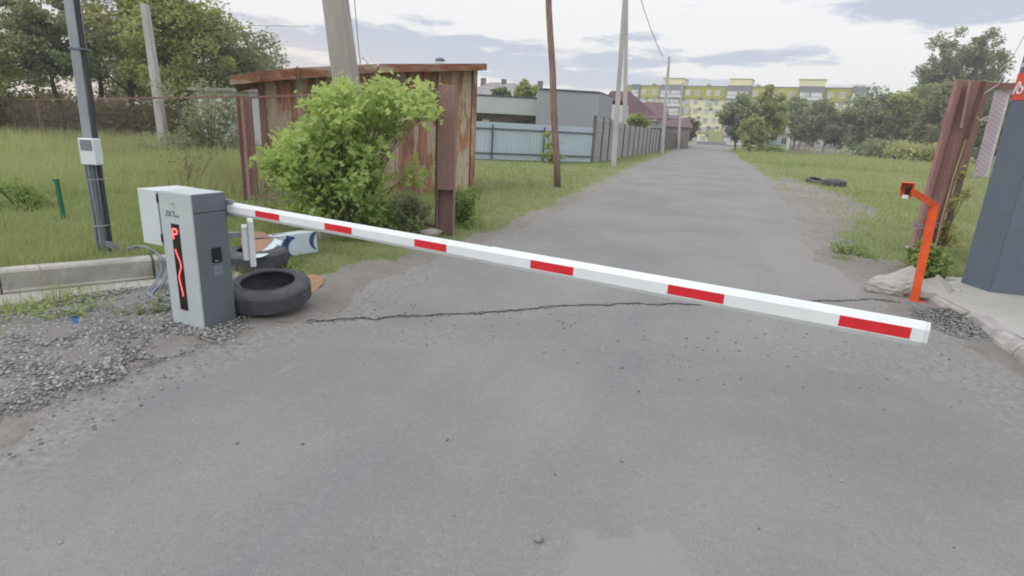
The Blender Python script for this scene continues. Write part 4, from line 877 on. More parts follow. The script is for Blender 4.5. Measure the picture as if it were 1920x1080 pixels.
for px, dd_, ht, lab in ((1296, 112, 5.2, 'short far concrete pole at the end of the fence, left of the pair'), (1305, 128, 5.0, 'farthest short concrete pole, where the road meets the apartment block')):
    b = dep(px, dd_); pole('concrete_pole', tuple(b), (b[0], b[1], ht), .4, .3, 'pale_concrete_pole', lab, group='concrete poles along the road')
b = at(310, 281); b[2] = 0; t = atY(271, 8, b[1]); pole('concrete_pole', tuple(b), tuple(t), .34, .24, 'pale_concrete_pole', 'pale leaning concrete pole in the left lawn before the trees')
def wire(name, pts_, r, label, m='wire', sag=.0):
    P = [Vector(p) for p in pts_]; a = P[0]; Q = []
    if len(P) == 2:
        for t in np.linspace(0, 1, 14): Q.append(P[0].lerp(P[1], t) - a - Vector((0, 0, sag * 4 * t * (1 - t))))
    else: Q = [p - a for p in P]
    mb = MB(); mb.tube(Q, r, 5); o = mb.build(name, M[m], loc=a); return setp(o, label, 'wire')
wire('overhead_wire', [atY(1196, -20, 40), atY(1243, 106, 52)], .022, 'thin overhead wire from the tall pair of poles to the third pole', sag=.25)
wire('overhead_wire', [atY(400, 46, 24), atY(580, 50, 20)], .007, 'thin overhead wire between the left trees and the thick pole')
wire('hanging_wire', [atY(663, -20, 9.6), atY(668, 40, 9.6), atY(673, 95, 9.6), atY(676, 118, 9.6)], .006, 'thin wire hanging beside the thick concrete pole')
wire('wire_hook', [atY(675, 125, 9.6), atY(675, 112, 9.6), atY(681, 108, 9.6), atY(690, 118, 9.6), atY(679, 127, 9.6), atY(694, 143, 9.6), atY(710, 138, 9.6)], .006, 'bent wire hook over the shed roof edge')

# ------------------------------------------------------------------ green bush
BB = np.array([*at(655, 436)[:2], 0]); bush = empty('bush', tuple(BB), 0, 'large bright green leafy bush growing through the rusty framed panel', 'bush')
dB = BB[1]; cl = []
mb = MB()
ctr = [(560, 305, 50, 30), (530, 290, 28, 18), (600, 340, 70, 55), (640, 260, 70, 60), (690, 200, 55, 38), (640, 185, 30, 20), (755, 190, 38, 25), (620, 390, 75, 32), (690, 300, 42, 60), (580, 245, 45, 30), (780, 200, 16, 12), (680, 385, 40, 26), (540, 330, 34, 24), (725, 235, 22, 22), (610, 215, 30, 22), (660, 330, 60, 50), (512, 300, 14, 10), (640, 165, 18, 10), (600, 195, 16, 14), (795, 205, 12, 12), (720, 165, 22, 10), (790, 175, 10, 8), (545, 265, 14, 12), (775, 330, 10, 20)]
for (px, py, sx, sy) in ctr:
    for k in range(int(3 + sx * sy / 230)):
        a = random.uniform(0, 6.28); rr_ = math.sqrt(random.random()); x = px + math.cos(a) * rr_ * sx * .8; y = py + math.sin(a) * rr_ * sy * .8
        yd = dB + random.gauss(-.1, .33); p = atY(x, y, yd) - BB; cl.append(p)
cl = np.array(cl); cl[:, 2] = np.maximum(cl[:, 2], .12)
for i, c in enumerate(cl):
    s0 = Vector((random.gauss(0, .15), random.gauss(0, .12), 0)); e = Vector(c); m_ = s0.lerp(e, .55) + Vector((0, 0, .15 * e.z)); mb.tube([s0 * 1, m_, e], [.012 if i % 9 else .022, .007, .003], 5, False)
mb.build('stems', M['stem_green'], bush)
nb = 6800; k = rng.integers(0, len(cl), nb); pos = cl[k] + rng.normal(0, 1, (nb, 3)) * np.array([.095, .11, .07]); pos[:, 2] = np.maximum(pos[:, 2], .05)
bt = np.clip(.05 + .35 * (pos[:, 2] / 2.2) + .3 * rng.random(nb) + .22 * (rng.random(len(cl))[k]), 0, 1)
order = np.argsort(-(-(pos[:, 1]) + .4 * rng.random(nb))); near = order[:300]; rest = order[300:]
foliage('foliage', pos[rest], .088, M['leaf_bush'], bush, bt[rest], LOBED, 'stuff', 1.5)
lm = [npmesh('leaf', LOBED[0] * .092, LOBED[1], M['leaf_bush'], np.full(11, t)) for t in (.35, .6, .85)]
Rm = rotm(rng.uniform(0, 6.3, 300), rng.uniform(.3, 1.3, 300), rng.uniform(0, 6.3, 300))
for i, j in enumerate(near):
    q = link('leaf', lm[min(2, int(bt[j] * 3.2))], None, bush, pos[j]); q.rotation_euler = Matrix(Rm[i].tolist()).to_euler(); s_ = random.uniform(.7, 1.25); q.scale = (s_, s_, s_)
# undergrowth by the panel
def shrub(name, px, py, label, wpx, hpx, n, size, mkey, seed, dd=None, cat='shrub', group=None, spread=.5, tmpl=LEAFQ, tone=(.1, .9)):
    b = at(px, py) if dd is None else dep(px, dd); b[2] = gz(b[0], b[1]); d = math.hypot(b[0], b[1]); w = wpx / FPX * d; h = hpx / FPX * d; r_ = np.random.default_rng(seed)
    o = empty(name, tuple(b), 0, label, cat, group); nc = max(8, n // 60); c = np.stack([r_.normal(0, .28, nc) * w, r_.normal(0, .28, nc) * w * spread * 2, (r_.random(nc) ** 1.1) * h * .85], -1)
    shr = 1 - .5 * (c[:, 2] / h) ** 2; c[:, 0] *= shr; mb = MB()
    for q in c: mb.tube([Vector((q[0] * .3, q[1] * .3, -.02)), Vector((q[0] * .7, q[1] * .7, q[2] * .6)), Vector(q)], [.004 * d * .3, .003 * d * .3, .0015 * d * .3], 4, False)
    mb.build('stems', M['stem_green'], o); k = r_.integers(0, nc, n); pos = c[k] + r_.normal(0, 1, (n, 3)) * w * .09; pos[:, 2] = np.maximum(pos[:, 2], .02)
    foliage('foliage', pos, size, M[mkey], o, tone[0] + (tone[1] - tone[0]) * (.5 * r_.random(nc)[k] + .5 * r_.random(n)), tmpl); return o
shrub('shrub', 770, 432, 'low weedy shrub at the right foot of the green bush, by the wide box post', 75, 75, 1500, .045, 'leaf_grey', 5, tmpl=LOBED)
shrub('shrub', 560, 408, 'thin grey green undergrowth at the left foot of the green bush', 130, 62, 1900, .035, 'leaf_grey', 6)
shrub('shrub', 700, 440, 'dark green undergrowth in front of the green bush behind the arm', 110, 55, 1500, .05, 'weed', 66, tmpl=LOBED)
shrub('shrub', 872, 420, 'bright green nettle clump right of the wide rusty box post', 70, 75, 1500, .05, 'weed', 7, tmpl=LOBED)
shrub('shrub', 1045, 315, 'leafy sapling twigs seen beside the wooden pole, before the blue fence', 36, 66, 420, .15, 'leaf_mid', 8, dd=28)
shrub('shrub', 906, 297, 'thin leafy sapling in front of the blue sheet fence', 34, 72, 420, .14, 'leaf_mid', 9)
shrub('shrub', 60, 412, 'dark green weed clump left of the green stake', 70, 50, 900, .05, 'weed', 10, tmpl=LOBED)
shrub('shrub', 350, 352, 'sparse reddish weed stalks in the left lawn behind the cabinet', 90, 70, 260, .05, 'leaf_brown', 11)
shrub('weed', 462, 545, 'small bright weed between the two tyres', 30, 26, 60, .05, 'weed', 12, tmpl=LOBED, tone=(.6, 1))
shrub('weed', 540, 512, 'small yellow green weed right of the rear tyre under the carton', 40, 18, 70, .05, 'weed', 13, tmpl=LOBED, tone=(.6, 1))
shrub('weed', 290, 590, 'low trodden weeds on the gravel beside the cabinet', 60, 18, 260, .03, 'leaf_grey', 14, tone=(.3, 1))
shrub('weed', 110, 600, 'low weeds at the border of gravel and beam footing', 120, 16, 260, .03, 'weed', 15, tone=(.4, 1))
shrub('shrub', 1590, 478, 'green weed clump on the right verge before the orange stand', 80, 26, 600, .035, 'weed', 16, tmpl=LOBED)
shrub('shrub', 1788, 520, 'broad leaved weeds between the red post and the dark pylon', 46, 62, 1100, .055, 'weed', 17, dd=7.0, tmpl=LOBED)
shrub('shrub', 1790, 470, 'yellow green vine leaves climbing behind the rusty brace', 50, 150, 1300, .06, 'leaf_yellow', 18, dd=8.6, tmpl=LOBED)
shrub('shrub', 395, 285, 'pale green rounded apple bush in front of the small white shack', 100, 118, 3600, .13, 'leaf_grey', 19, spread=.6, cat='bush', tone=(.4, 1))

# ------------------------------------------------------------------ small white shack left
c0 = dep(372, 27); c1 = dep(470, 25.5); dd = c1 - c0; Lw = float(np.linalg.norm(dd)); a_ = math.atan2(dd[1], dd[0]); sh = empty('white_shack', tuple(c0), a_, 'low white shack with grey roof behind the pale bush, left of the rusty shed', 'shack')
hh = hgt(400, 172, c0)
mb = MB(); mb.box((0, 0, -.1), (Lw, 3, hh)); mb.build('wall', M['white_wall'], sh); mb = MB(); mb.box((-.2, -.3, hh + .003), (Lw + .2, 3.3, hh + .12)); mb.build('roof', M['slate_roof'], sh)
mb = MB(); mb.box((-.3, -.5, -.05), (Lw + 1, -.28, .35)); mb.build('plinth', M['concrete'], sh); mb = MB(); mb.box((Lw * .7, -.02, .4), (Lw * .95, .02, 1.9)); mb.build('door', M['pale_sheet'], sh)

# ------------------------------------------------------------------ blue sheet fence
F1 = at(1107, 306); F0_ = at(888, 299.5); dF = (F1 - F0_); dF /= np.linalg.norm(dF); start = F0_ - dF * 4.2; LF = float(np.linalg.norm(F1 - start)); aF = math.atan2(dF[1], dF[0]); hF = hgt(1000, 233, at(1000, 303))
sf = empty('sheet_fence', tuple(start), aF, 'pale blue corrugated sheet metal fence with dark rails, right of the rusty shed', 'fence'); npn = int(LF / 1.15); pw = LF / npn
prof_ = []; nrib = 6
for k in range(nrib):
    xa = pw * k / nrib; dx_ = pw / nrib; prof_ += [(xa, 0), (xa + dx_ * .55, 0), (xa + dx_ * .65, -.012), (xa + dx_ * .9, -.012)]
prof_.append((pw - .004, 0)); n = len(prof_); mb = MB(); mb.add([(x, y, z_) for z_ in (.05, hF) for x, y in prof_], [(k, k + 1, k + 1 + n, k + n) for k in range(n - 1)]); pm = mb.mesh('sheet_panel', M['blue_sheet'])
for i in range(npn): link('sheet_panel', pm, None, sf, (i * pw, .006 if i % 2 else 0, 0))
for z_ in (hgt(950, 288, at(950, 301)), hgt(950, 242.5, at(950, 301))):
    mb = MB(); mb.box((0, -.06, z_ - .03), (LF, -.014, z_ + .03)); mb.build('rail', M['rail_dark'], sf)
for x in np.arange(LF - 2.8, 0, -2.75): mb = MB(); mb.box((x - .035, -.125, -.1), (x + .035, -.062, hF - .12)); mb.build('fence_post', M['rail_dark'], sf)
mb = MB(); mb.box((0, -.03, -.05), (LF, .03, .045)); mb.build('base_rail', M['rail_dark'], sf)
# ------------------------------------------------------------------ concrete panel fence along the road
def panel_mesh(w, h, rows):
    mb = MB(); rh = h / rows
    mb.box((0, .02, 0), (w, .05, h))
    for r_ in range(rows):
        n = max(3, int(w / .42)); bw = w / n; off = .5 * bw if r_ % 2 else 0
        x = -off
        while x < w - .02:
            a, b = max(0, x) + .008, min(w, x + bw) - .008
            if b - a > .03: mb.box((a, 0, r_ * rh + .016), (b, .0195, (r_ + 1) * rh - .016))
            x += bw
    return mb
G0 = F1 + dF * .1; G1 = at(1149, 299.0); G2 = dep(1236, 60); G3 = dep(1291, 110)
def pfence(A, B, h0, bay, label, name='panel_fence', tall=True, m='concrete_panel', gap=None):
    dd = B - A; Lg = float(np.linalg.norm(dd)); a_ = math.atan2(dd[1], dd[0]); o = empty(name, tuple(A), a_, label, 'fence'); nb_ = max(1, round(Lg / bay)); bw = Lg / nb_
    pm = panel_mesh(bw - .16, h0, 9).mesh('fence_panel', M[m]); mb = MB(); mb.box((-.075, -.05, -.1), (.075, .10, h0 + .06)); po = mb.mesh('fence_post', M['panel_post'])
    for i in range(nb_ + 1):
        link('fence_post', po, None, o, (i * bw, 0, 0))
        if i < nb_: link('fence_panel', pm, None, o, (i * bw + .08, 0, 0))
    return o
pfence(G0, G1, hgt(1112, 219, G0), 2.2, 'near brick patterned concrete fence wing where the blue sheet fence ends')
pfence(G1 + (G2 - G1) * .03, G2, hgt(1176, 236, dep(1176, 43)), 2.45, 'grey brick patterned concrete panel fence running along the left side of the road')
gt = empty('metal_gate', tuple(G2), math.atan2((G3 - G2)[1], (G3 - G2)[0]), 'dark grey sheet gate between the panel fence and the farther fence', 'gate')
mb = MB(); mb.box((.4, -.02, .1), (6, .02, 2.0)); mb.build('gate_leaf', M['slate_clad'], gt); 
for x in (.2, 6.2): mb = MB(); mb.box((x - .12, -.1, -.1), (x + .12, .1, 2.2)); mb.build('gate_post', M['panel_post'], gt)
dG = (G3 - G2) / np.linalg.norm(G3 - G2); pfence(G2 + dG * 6.6, G3, 2.0, 3.0, 'farther brownish panel fence beyond the dark gate', m='brown_wall')

# ------------------------------------------------------------------ houses behind the fence
def prismhouse(o, L0, Wd, hw_, hr, mwall, mroof, over=.35, hip=0.0):
    mb = MB(); mb.box((0, 0, -.1), (L0, Wd, hw_)); mb.build('wall', M[mwall], o)
    y0, y1 = -over, Wd + over; x0, x1 = -over, L0 + over; zr = hr; zo = hw_ - .05
    V = [(x0, y0, zo), (x1, y0, zo), (x1, y1, zo), (x0, y1, zo), (x0 + hip, Wd / 2, zr), (x1 - hip, Wd / 2, zr)]
    mb = MB(); mb.add(V, [(0, 1, 5, 4), (2, 3, 4, 5), (1, 2, 5), (3, 0, 4), (3, 2, 1, 0)]); r_ = mb.build('roof', M[mroof], o); return r_
def win(o, x, z_, w, h, y=-.03, fm='frame_white', gm='glass_dark', nm='window', mull=1):
    mb = MB(); t = .06
    mb.box((x, y - .02, z_), (x + w, y + .03, z_ + t)); mb.box((x, y - .02, z_ + h - t), (x + w, y + .03, z_ + h)); mb.box((x, y - .02, z_ + t), (x + t, y + .03, z_ + h - t)); mb.box((x + w - t, y - .02, z_ + t), (x + w, y + .03, z_ + h - t))
    for k in range(mull): xm_ = x + w * (k + 1) / (mull + 1); mb.box((xm_ - .03, y - .018, z_ + t), (xm_ + .03, y + .028, z_ + h - t))
    f = mb.build(nm, M[fm], o); mb = MB(); mb.box((x + t, y - .004, z_ + t), (x + w - t, y + .012, z_ + h - t)); mb.build('pane', M[gm], f); return f
# pale flat building with deep fascia
c0 = dep(840, 41); c1 = dep(1004, 41.5); dd = c1 - c0; Lw = float(np.linalg.norm(dd)); a_ = math.atan2(dd[1], dd[0])
b1_ = empty('flat_building', tuple(c0), a_, 'low building with wide pale fascia and brown wall behind the blue sheet fence', 'building'); zt_, zm = hgt(950, 182, dep(950, 41.2)), hgt(950, 214, dep(950, 41.2))
mb = MB(); mb.box((0, .9, -.1), (Lw, 7, zm)); mb.build('wall', M['brown_wall'], b1_); mb = MB(); mb.box((-.1, 0, zm + .003), (Lw, 7.1, zt_)); mb.build('fascia', M['pale_sheet'], b1_); mb = MB(); mb.box((-.15, -.05, zt_ + .002), (Lw, 7.1, zt_ + .1)); mb.build('roof_edge', M['rail_dark'], b1_)
for x in (1.2, 4.6): win(b1_, x, 1.3, 1.2, .9, .88, 'rail_dark')
c0 = dep(1006, 38); c1 = dep(1118, 38.5); c2 = dep(1143, 43); zt_ = hgt(1060, 171, dep(1060, 38.2)); b2_ = empty('grey_building', tuple(c0), 0, 'windowless grey rendered block behind the fence corner', 'building')
q = [c0, c1, c2, c2 + np.array([-5, 4, 0]), c0 + np.array([0, 9, 0])]; mb = MB(); mb.prism([tuple((p - c0)[:2]) for p in q], -.1, zt_); mb.build('wall', M['grey_render'], b2_)
mb = MB(); q2 = [tuple(((p - c0) * 1.0)[:2] + np.array([0, -.06 if i < 2 else .06])) for i, p in enumerate(q)]; mb.prism(q2, zt_ + .003, zt_ + .1); mb.build('parapet_cap', M['rail_dark'], b2_)
# long slate roofed house
c0 = dep(860, 66); c1 = dep(1050, 66); Lw = float(np.linalg.norm(c1 - c0)); he, hr = hgt(930, 181, dep(930, 66)), hgt(930, 154, dep(930, 70))
b3_ = empty('long_house', tuple(c0), 0, 'long house with grey hipped roof and small chimneys far behind the pale building', 'house'); rf = prismhouse(b3_, Lw, 9, he, hr, 'pale_sheet', 'slate_roof', .3, 3.5)
for px in (903, 941, 1008): x = float(dep(px, 70)[0] - c0[0]); mb = MB(); mb.box((x - .3, 4.1, hr - .5), (x + .3, 4.9, hr + .4)); mb.build('chimney', M['brown_wall'], rf)
mb = MB(); mb.box((0, -.4, he - .15), (Lw, -.3, he - .02)); mb.build('gutter', M['frame_white'], b3_)
# maroon roofed house
D = 66; c0 = dep(1143, D); xg = lambda px, y=D: float(dep(px, y)[0] - c0[0]); zz = lambda px, py, y=D: hgt(px, py, dep(px, y))
b4_ = empty('maroon_roof_house', tuple(c0), 0, 'white house with steep maroon metal roof behind the concrete panel fence', 'house')
xr, xl = xg(1230), xg(1128); zr_, ze = zz(1160, 171), zz(1210, 221)
mb = MB(); mb.add([(xg(1138), 0, 0), (xg(1228), 0, 0), (xg(1228), 0, ze - .25), (xg(1180), 0, ze - .2), (xg(1172), 0, ze + 1.2), (xg(1138), 0, zr_ - 1.4), (xg(1138), 8, 0), (xg(1228), 8, 0), (xg(1228), 8, ze - .25), (xg(1180), 8, ze - .2), (xg(1172), 8, ze + 1.2), (xg(1138), 8, zr_ - 1.4)],
                  [(0, 1, 2, 3, 4, 5), (11, 10, 9, 8, 7, 6)] + [(i, i + 6, (i + 1) % 6 + 6, (i + 1) % 6) for i in range(6)]); mb.build('wall', M['white_wall'], b4_)
# roof planes as slabs
def slab(o, pts4, th, m, nm):
    V = [Vector(p) for p in pts4]; n_ = (V[1] - V[0]).cross(V[2] - V[0]).normalized(); 
    if n_.z < 0: n_ = -n_
    k = len(V); mb = MB(); mb.add([tuple(v + n_ * th) for v in V] + [tuple(v) for v in V], [tuple(range(k)), tuple(range(k, 2 * k))[::-1]] + [(i, i + k, (i + 1) % k + k, (i + 1) % k) for i in range(k)]); return mb.build(nm, M[m], o)
A = (xg(1143), -.0, zr_); Bq = (xg(1176), -.0, zr_)
rp_ = lambda px, py: (xg(px), -.5 + 2.0 * (zz(px, py) - ze) / (zr_ - ze), zz(px, py))
slab(b4_, [rp_(1142, 171), rp_(1177, 171), rp_(1232, 224), rp_(1178, 223), rp_(1168, 192), rp_(1134, 187)], .12, 'maroon_roof', 'roof')
slab(b4_, [(xg(1142), 1.52, zr_), (xg(1176), 1.52, zr_), (xg(1231), 8.6, ze - .1), (xg(1128), 8.6, ze - .1)], .12, 'maroon_roof', 'roof')
slab(b4_, [(xg(1203), 3, zz(1203, 194, D + 3)), (xg(1247), 3, zz(1247, 194, D + 3)), (xg(1249), -1.2, zz(1249, 224, D - 1)), (xg(1205), -1.2, zz(1205, 224, D - 1))], .12, 'maroon_roof', 'roof')
mb = MB(); mb.box((xg(1229), 0, 0), (xg(1243), 5, ze - .3)); mb.build('wing_wall', M['white_wall'], b4_)
for px, py in ((1149, 203), (1160, 238)): win(b4_, xg(px), zz(px, py + 5), xg(px + 6) - xg(px), .9, -.05)
win(b4_, xg(1217), 1.7, 1.5, .8, -.05); mb = MB(); mb.box((xg(1212), -.12, 0), (xg(1215), -.02, ze - .2)); mb.build('downpipe', M['frame_white'], b4_)
c0 = dep(1243, 84); b5_ = empty('brick_outbuilding', tuple(c0), 0, 'low reddish outbuilding with sloped roof between the maroon house and the far fence', 'outbuilding'); prismhouse(b5_, 3.8, 5, 3.0, 4.3, 'brown_wall', 'maroon_roof', .3)

# ------------------------------------------------------------------ apartment block
HAp = 15.0; AL = at(1172, 160.5, HAp); AR = at(1628, 166.5, HAp); AL[2] = AR[2] = 0; dA = AR - AL; LA = float(np.linalg.norm(dA)); dA /= LA; aA = math.atan2(dA[1], dA[0])
apt = empty('apartment_block', tuple(AL), aA, 'long six storey apartment block with olive green top floor at the end of the road', 'apartment block')
def ax(px): p = onpl(px, hor(px) - 5, AL, AR); return float((p - AL) @ dA)
FH = (HAp - .4) / 5.35; zf = [0, FH, 2 * FH, 3 * FH, 4 * FH - .1, HAp - .5]; ztop0 = hgt(1330, 186, AL + dA * ax(1330))
mb = MB(); mb.box((0, 0, -1), (LA, 13, ztop0)); mb.build('wall', M['apt_cream'], apt)
mb = MB(); mb.box((-.05, -.25, ztop0 + .003), (LA + .05, 13.1, HAp)); mb.build('attic_storey', M['apt_green'], apt)
mb = MB(); mb.box((-.2, -.4, HAp + .003), (LA + .2, 13.2, HAp + .18)); mb.build('roof_edge', M['apt_grey'], apt)
bays = [(1177, 1192, 'apt_grey'), (1230, 1270, 'apt_pinkish'), (1351, 1394, 'apt_grey'), (1482, 1528, 'apt_pinkish'), (1577, 1608, 'apt_pinkish')]
nfl = 5; fh = ztop0 / nfl; occupied = []
wm = None
def bay_window(x, z_, w, h, mull, gm):
    return win(apt, x, z_, w, h, -1.02, 'apt_grey', 'glass_bright', 'bay_window', mull)
for pa_, pb_, mk in bays:
    xa, xb = ax(pa_), ax(pb_); occupied.append((xa - .3, xb + .3)); mb = MB(); mb.box((xa, -1.0, -.5), (xb, .3, HAp + .35)); mb.build('bay', M['apt_grey'], apt)
    for fl_ in range(nfl + 1):
        z_ = fl_ * fh if fl_ < nfl else ztop0; nw = 2 if xb - xa > 4.2 else 1; ww = (xb - xa - .4) / nw
        mb = MB(); mb.box((xa + .15, -1.09, z_ + .25), (xb - .15, -1.004, z_ + .95)); mb.build('balcony_parapet', M['apt_pinkish'] if fl_ < 4 else M['frame_white'], apt)
        for k in range(nw): bay_window(xa + .25 + k * ww, z_ + 1.0, ww - .25, min(fh, HAp - ztop0) - 1.25, 3, 'glass_pale')
for pa_, pb_ in ((1231, 1269), (1352, 1393), (1479, 1528)):
    xa, xb = ax(pa_), ax(pb_); mb = MB(); mb.box((xa, 1.0, HAp + .1), (xb, 7, HAp + 2.0)); mb.build('stair_head', M['apt_cream'], apt); mb = MB(); mb.box((xa - .15, .85, HAp + 2.003), (xb + .15, 7.1, HAp + 2.2)); mb.build('stair_head_roof', M['apt_olive'], apt)
for px in (1213, 1313, 1405, 1430, 1585, 1597): x = ax(px); mb = MB(); mb.box((x - .5, 2, HAp + .1), (x + .5, 3, HAp + .9)); mb.build('roof_vent', M['apt_olive'], apt)
topw = [1198, 1220, 1280, 1297, 1318, 1334, 1403, 1427, 1449, 1468, 1540, 1562, 1612]
w1 = None
def std_window(x, z_, h, fm):
    global w1
    key = (round(h, 1), fm)
    f = WM.get(key)
    if f is None:
        f = win(apt, 0, 0, 1.25, h, -.03, fm, 'glass_pale', 'window', 1); WM[key] = f; f.location = (x, -.22 if fm == 'frame_cream' else 0, z_); return
    c = f.copy(); COL.objects.link(c); c.parent = apt; c.location = (x, -.22 if fm == 'frame_cream' else 0, z_)
    for ch in f.children: d = ch.copy(); COL.objects.link(d); d.parent = c
WM = {}
rd = random.Random(4)
for px in topw:
    x = ax(px) - .6; std_window(x, ztop0 + .85, 1.45, 'frame_cream')
acm = MB().box((0, -.35, 0), (.8, 0, .55)).mesh('air_conditioner', M['ac_unit'])
for px in topw:
    x = ax(px) - .6
    if any(a < x + .6 < b for a, b in occupied): continue
    for fl_ in range(nfl):
        std_window(x, fl_ * fh + .85, 1.4, 'frame_white')
        if rd.random() < .75: link('air_conditioner', acm, None, apt, (x + rd.choice((-.95, 1.35)), -.02, fl_ * fh + rd.uniform(1.9, 2.2)))
        if rd.random() < .5: mb = MB(); w_ = rd.uniform(1.0, 2.2); mb.box((x + rd.uniform(-1.6, 1.4), -.04 - .001 * rd.random(), fl_ * fh + .1), (0, 0, 0)); x_ = x + rd.uniform(-1.8, 1.5); mb = MB(); mb.box((x_, -.012, fl_ * fh + .3), (x_ + w_, .01, fl_ * fh + rd.uniform(1.2, 2.5))); mb.build('colour_panel', M['apt_olive'], apt)
x = ax(1345); mb = MB(); mb.box((x - 1.6, -1.4, 0), (x + 1.6, .1, 3.6)); mb.build('entrance_porch', M['apt_olive'], apt)
# low wall at road end
p = dep(1303, 158); p2 = dep(1362, 154); mb = MB(); mb.bar(Vector((0, 0, .4)), Vector(p2 - p) + Vector((0, 0, .4)), .4, .8); o = mb.build('low_wall', M['apt_grey'], loc=p); setp(o, 'low grey wall closing the far end of the road', 'wall')

# ------------------------------------------------------------------ gardens on the right
D = 92; p = dep(1421, D); hut = empty('garden_hut', tuple(dep(1457, D)), .1, 'small pale blue garden hut with one window among the trees', 'hut'); sc_ = D / FPX
wv = 19 * sc_ ; prismhouse(hut, wv, 2.6, 3.0, 4.3, 'hut_blue', 'slate_roof', .25); win(hut, wv * .38, 1.3, .9, 1.0, -.03)
tf = empty('turquoise_fence', tuple(dep(1421, D - 2)), 0, 'faded turquoise board fence left of the garden hut', 'fence')
for k in range(16): mb = MB(); x = k * 34 * sc_ / 16; mb.box((x, 0, -.1), (x + 34 * sc_ / 16 - .03, .04, 1.9 + .5 * (k > 9) + .08 * math.sin(k * 2.3))); mb.build('board', M['turquoise'], tf)
def pickets(px0, px1, D_, h, m, label, n, seed):
    a = dep(px0, D_); b = dep(px1, D_); r_ = random.Random(seed); o = empty('picket_fence', tuple(a), math.atan2((b - a)[1], (b - a)[0]), label, 'fence'); Lp = float(np.linalg.norm(b - a))
    for k in range(n):
        w = Lp / n * r_.uniform(.45, .8); x = Lp * k / n; t = r_.uniform(-.08, .08) * h; hh_ = h * r_.uniform(.75, 1.1); mb = MB(); mb.add([(x, 0, -.1), (x + w, 0, -.1), (x + w, .04, -.1), (x, .04, -.1), (x + t, 0, hh_), (x + w + t, 0, hh_), (x + w + t, .04, hh_), (x + t, .04, hh_)], [(0, 3, 2, 1), (4, 5, 6, 7), (0, 1, 5, 4), (1, 2, 6, 5), (2, 3, 7, 6), (3, 0, 4, 7)]); mb.build('picket', M[m], o)
    mb = MB(); mb.box((0, .045, h * .6), (Lp, .09, h * .68)); mb.build('rail', M[m], o)
pickets(1482, 1522, 88, 1.75, 'picket_wood', 'reddish weathered plank fence right of the garden hut', 26, 1); pickets(1524, 1572, 88, 1.6, 'picket_grey', 'pale broken picket fence in the middle of the right field edge', 24, 2); pickets(1620, 1690, 86, 1.9, 'picket_grey', 'low grey plank fence before the dark trees on the right', 30, 3)
# field tyres
q = at(1563, 349); tyre((q[0], q[1], .0), .42, .25, 'black tyre lying in the grass of the right field, right one', group='tyres in the right field'); q = at(1527, 343); tyre((q[0], q[1], -.02), .36, .2, 'black tyre lying in the grass of the right field, smaller left one', (math.radians(12), 0, 0), group='tyres in the right field')

# ------------------------------------------------------------------ trees
GT = 'trees behind the left lawn'
def T(px, D_, label, hpx, wpx, n, ls, mk, seed, lowpx=0, **kw):
    """px column, depth D_, top hpx above the horizon line, crown wpx wide"""
    b = dep(px, D_); d = D_ * 1.0; s = math.hypot(b[0], b[1]) / FPX * math.cos(math.atan2(b[0], b[1])) * 1.0; s = D_ * .985 / FPX
    htop = EYE + hpx * s; low = max(.4, EYE + lowpx * s); rz = (htop - low) / 2; cz = low + rz; rx = wpx * s / 2
    return tree('tree', label, tuple(b), htop, rx, rz, cz, n, ls, mk, seed, trunk=max(.12, .018 * htop), cat='tree', **kw)
T(0, 36, 'yellow green tree cut by the left picture edge, low branches', 130, 250, 10000, 0.187, 'leaf_mid', 101, 5, group=GT, sig=.15, ncl=75)
T(110, 33, 'dark tall tree behind the steel post', 215, 150, 11000, 0.173, 'leaf_dark', 102, 20, group=GT, sig=.13, ncl=80)
T(190, 42, 'slim dark tree seen through gaps right of the steel post', 225, 130, 4200, 0.180, 'leaf_brown', 103, 20, group=GT, sig=.12, ncl=70, stems=2)
T(250, 36, 'tall yellowish green tree left of the pale leaning pole', 280, 190, 15000, 0.180, 'leaf_yellow', 104, 15, group=GT, sig=.13, ncl=100)
T(345, 34, 'tall green tree right of the pale leaning pole', 255, 190, 17000, 0.173, 'leaf_mid', 105, 5, group=GT, sig=.14, ncl=100)
T(425, 38, 'dark green spreading tree reaching toward the rusty shed', 165, 200, 15000, 0.180, 'leaf_dark', 106, 5, group=GT, sig=.14, ncl=95)
T(500, 42, 'grey green tree with thin branches just above the shed roof', 125, 110, 5500, 0.158, 'leaf_grey', 107, 30, group=GT, sig=.13, ncl=55)
T(-90, 30, 'broad green tree mostly outside the left picture edge', 190, 200, 6000, 0.180, 'leaf_mid', 108, 5, group=GT, sig=.15)
T(300, 44, 'dark understorey tree behind the two tall trees', 95, 200, 6000, 0.202, 'leaf_dark', 109, 0, group=GT, sig=.15)
# hedge behind the fence at left
hc = []
hb = dep(180, 39); 
for px in range(-120, 470, 7): 
    for k in range(3): b = dep(px + random.uniform(-6, 6), 37 + random.uniform(-2, 2)); hc.append((b[0], b[1], random.uniform(.2, 1.75)))
hc = np.array(hc); hg = empty('hedge', tuple(hb), 0, 'brown green overgrown hedge behind the far part of the left fence', 'hedge'); n = 26000; k = rng.integers(0, len(hc), n); pos = hc[k] + rng.normal(0, 1, (n, 3)) * np.array([.6, .6, .35]) - np.array(hb); pos[:, 2] = np.maximum(pos[:, 2], 0.02)
foliage('foliage', pos, .20, M['leaf_hedge'], hg, np.clip(rng.random(len(hc))[k] * .6 + .4 * rng.random(n), 0, 1))
GR = 'trees beside the far right field'
T(1382, 84, 'dark green tree right of the far road end', 82, 70, 8000, .42, 'leaf_dark', 121, -3, group=GR, sig=.15)
T(1428, 86, 'yellow green tree beside the dark one at the far road end', 90, 72, 8500, .42, 'leaf_yellow', 122, -3, group=GR, sig=.15)
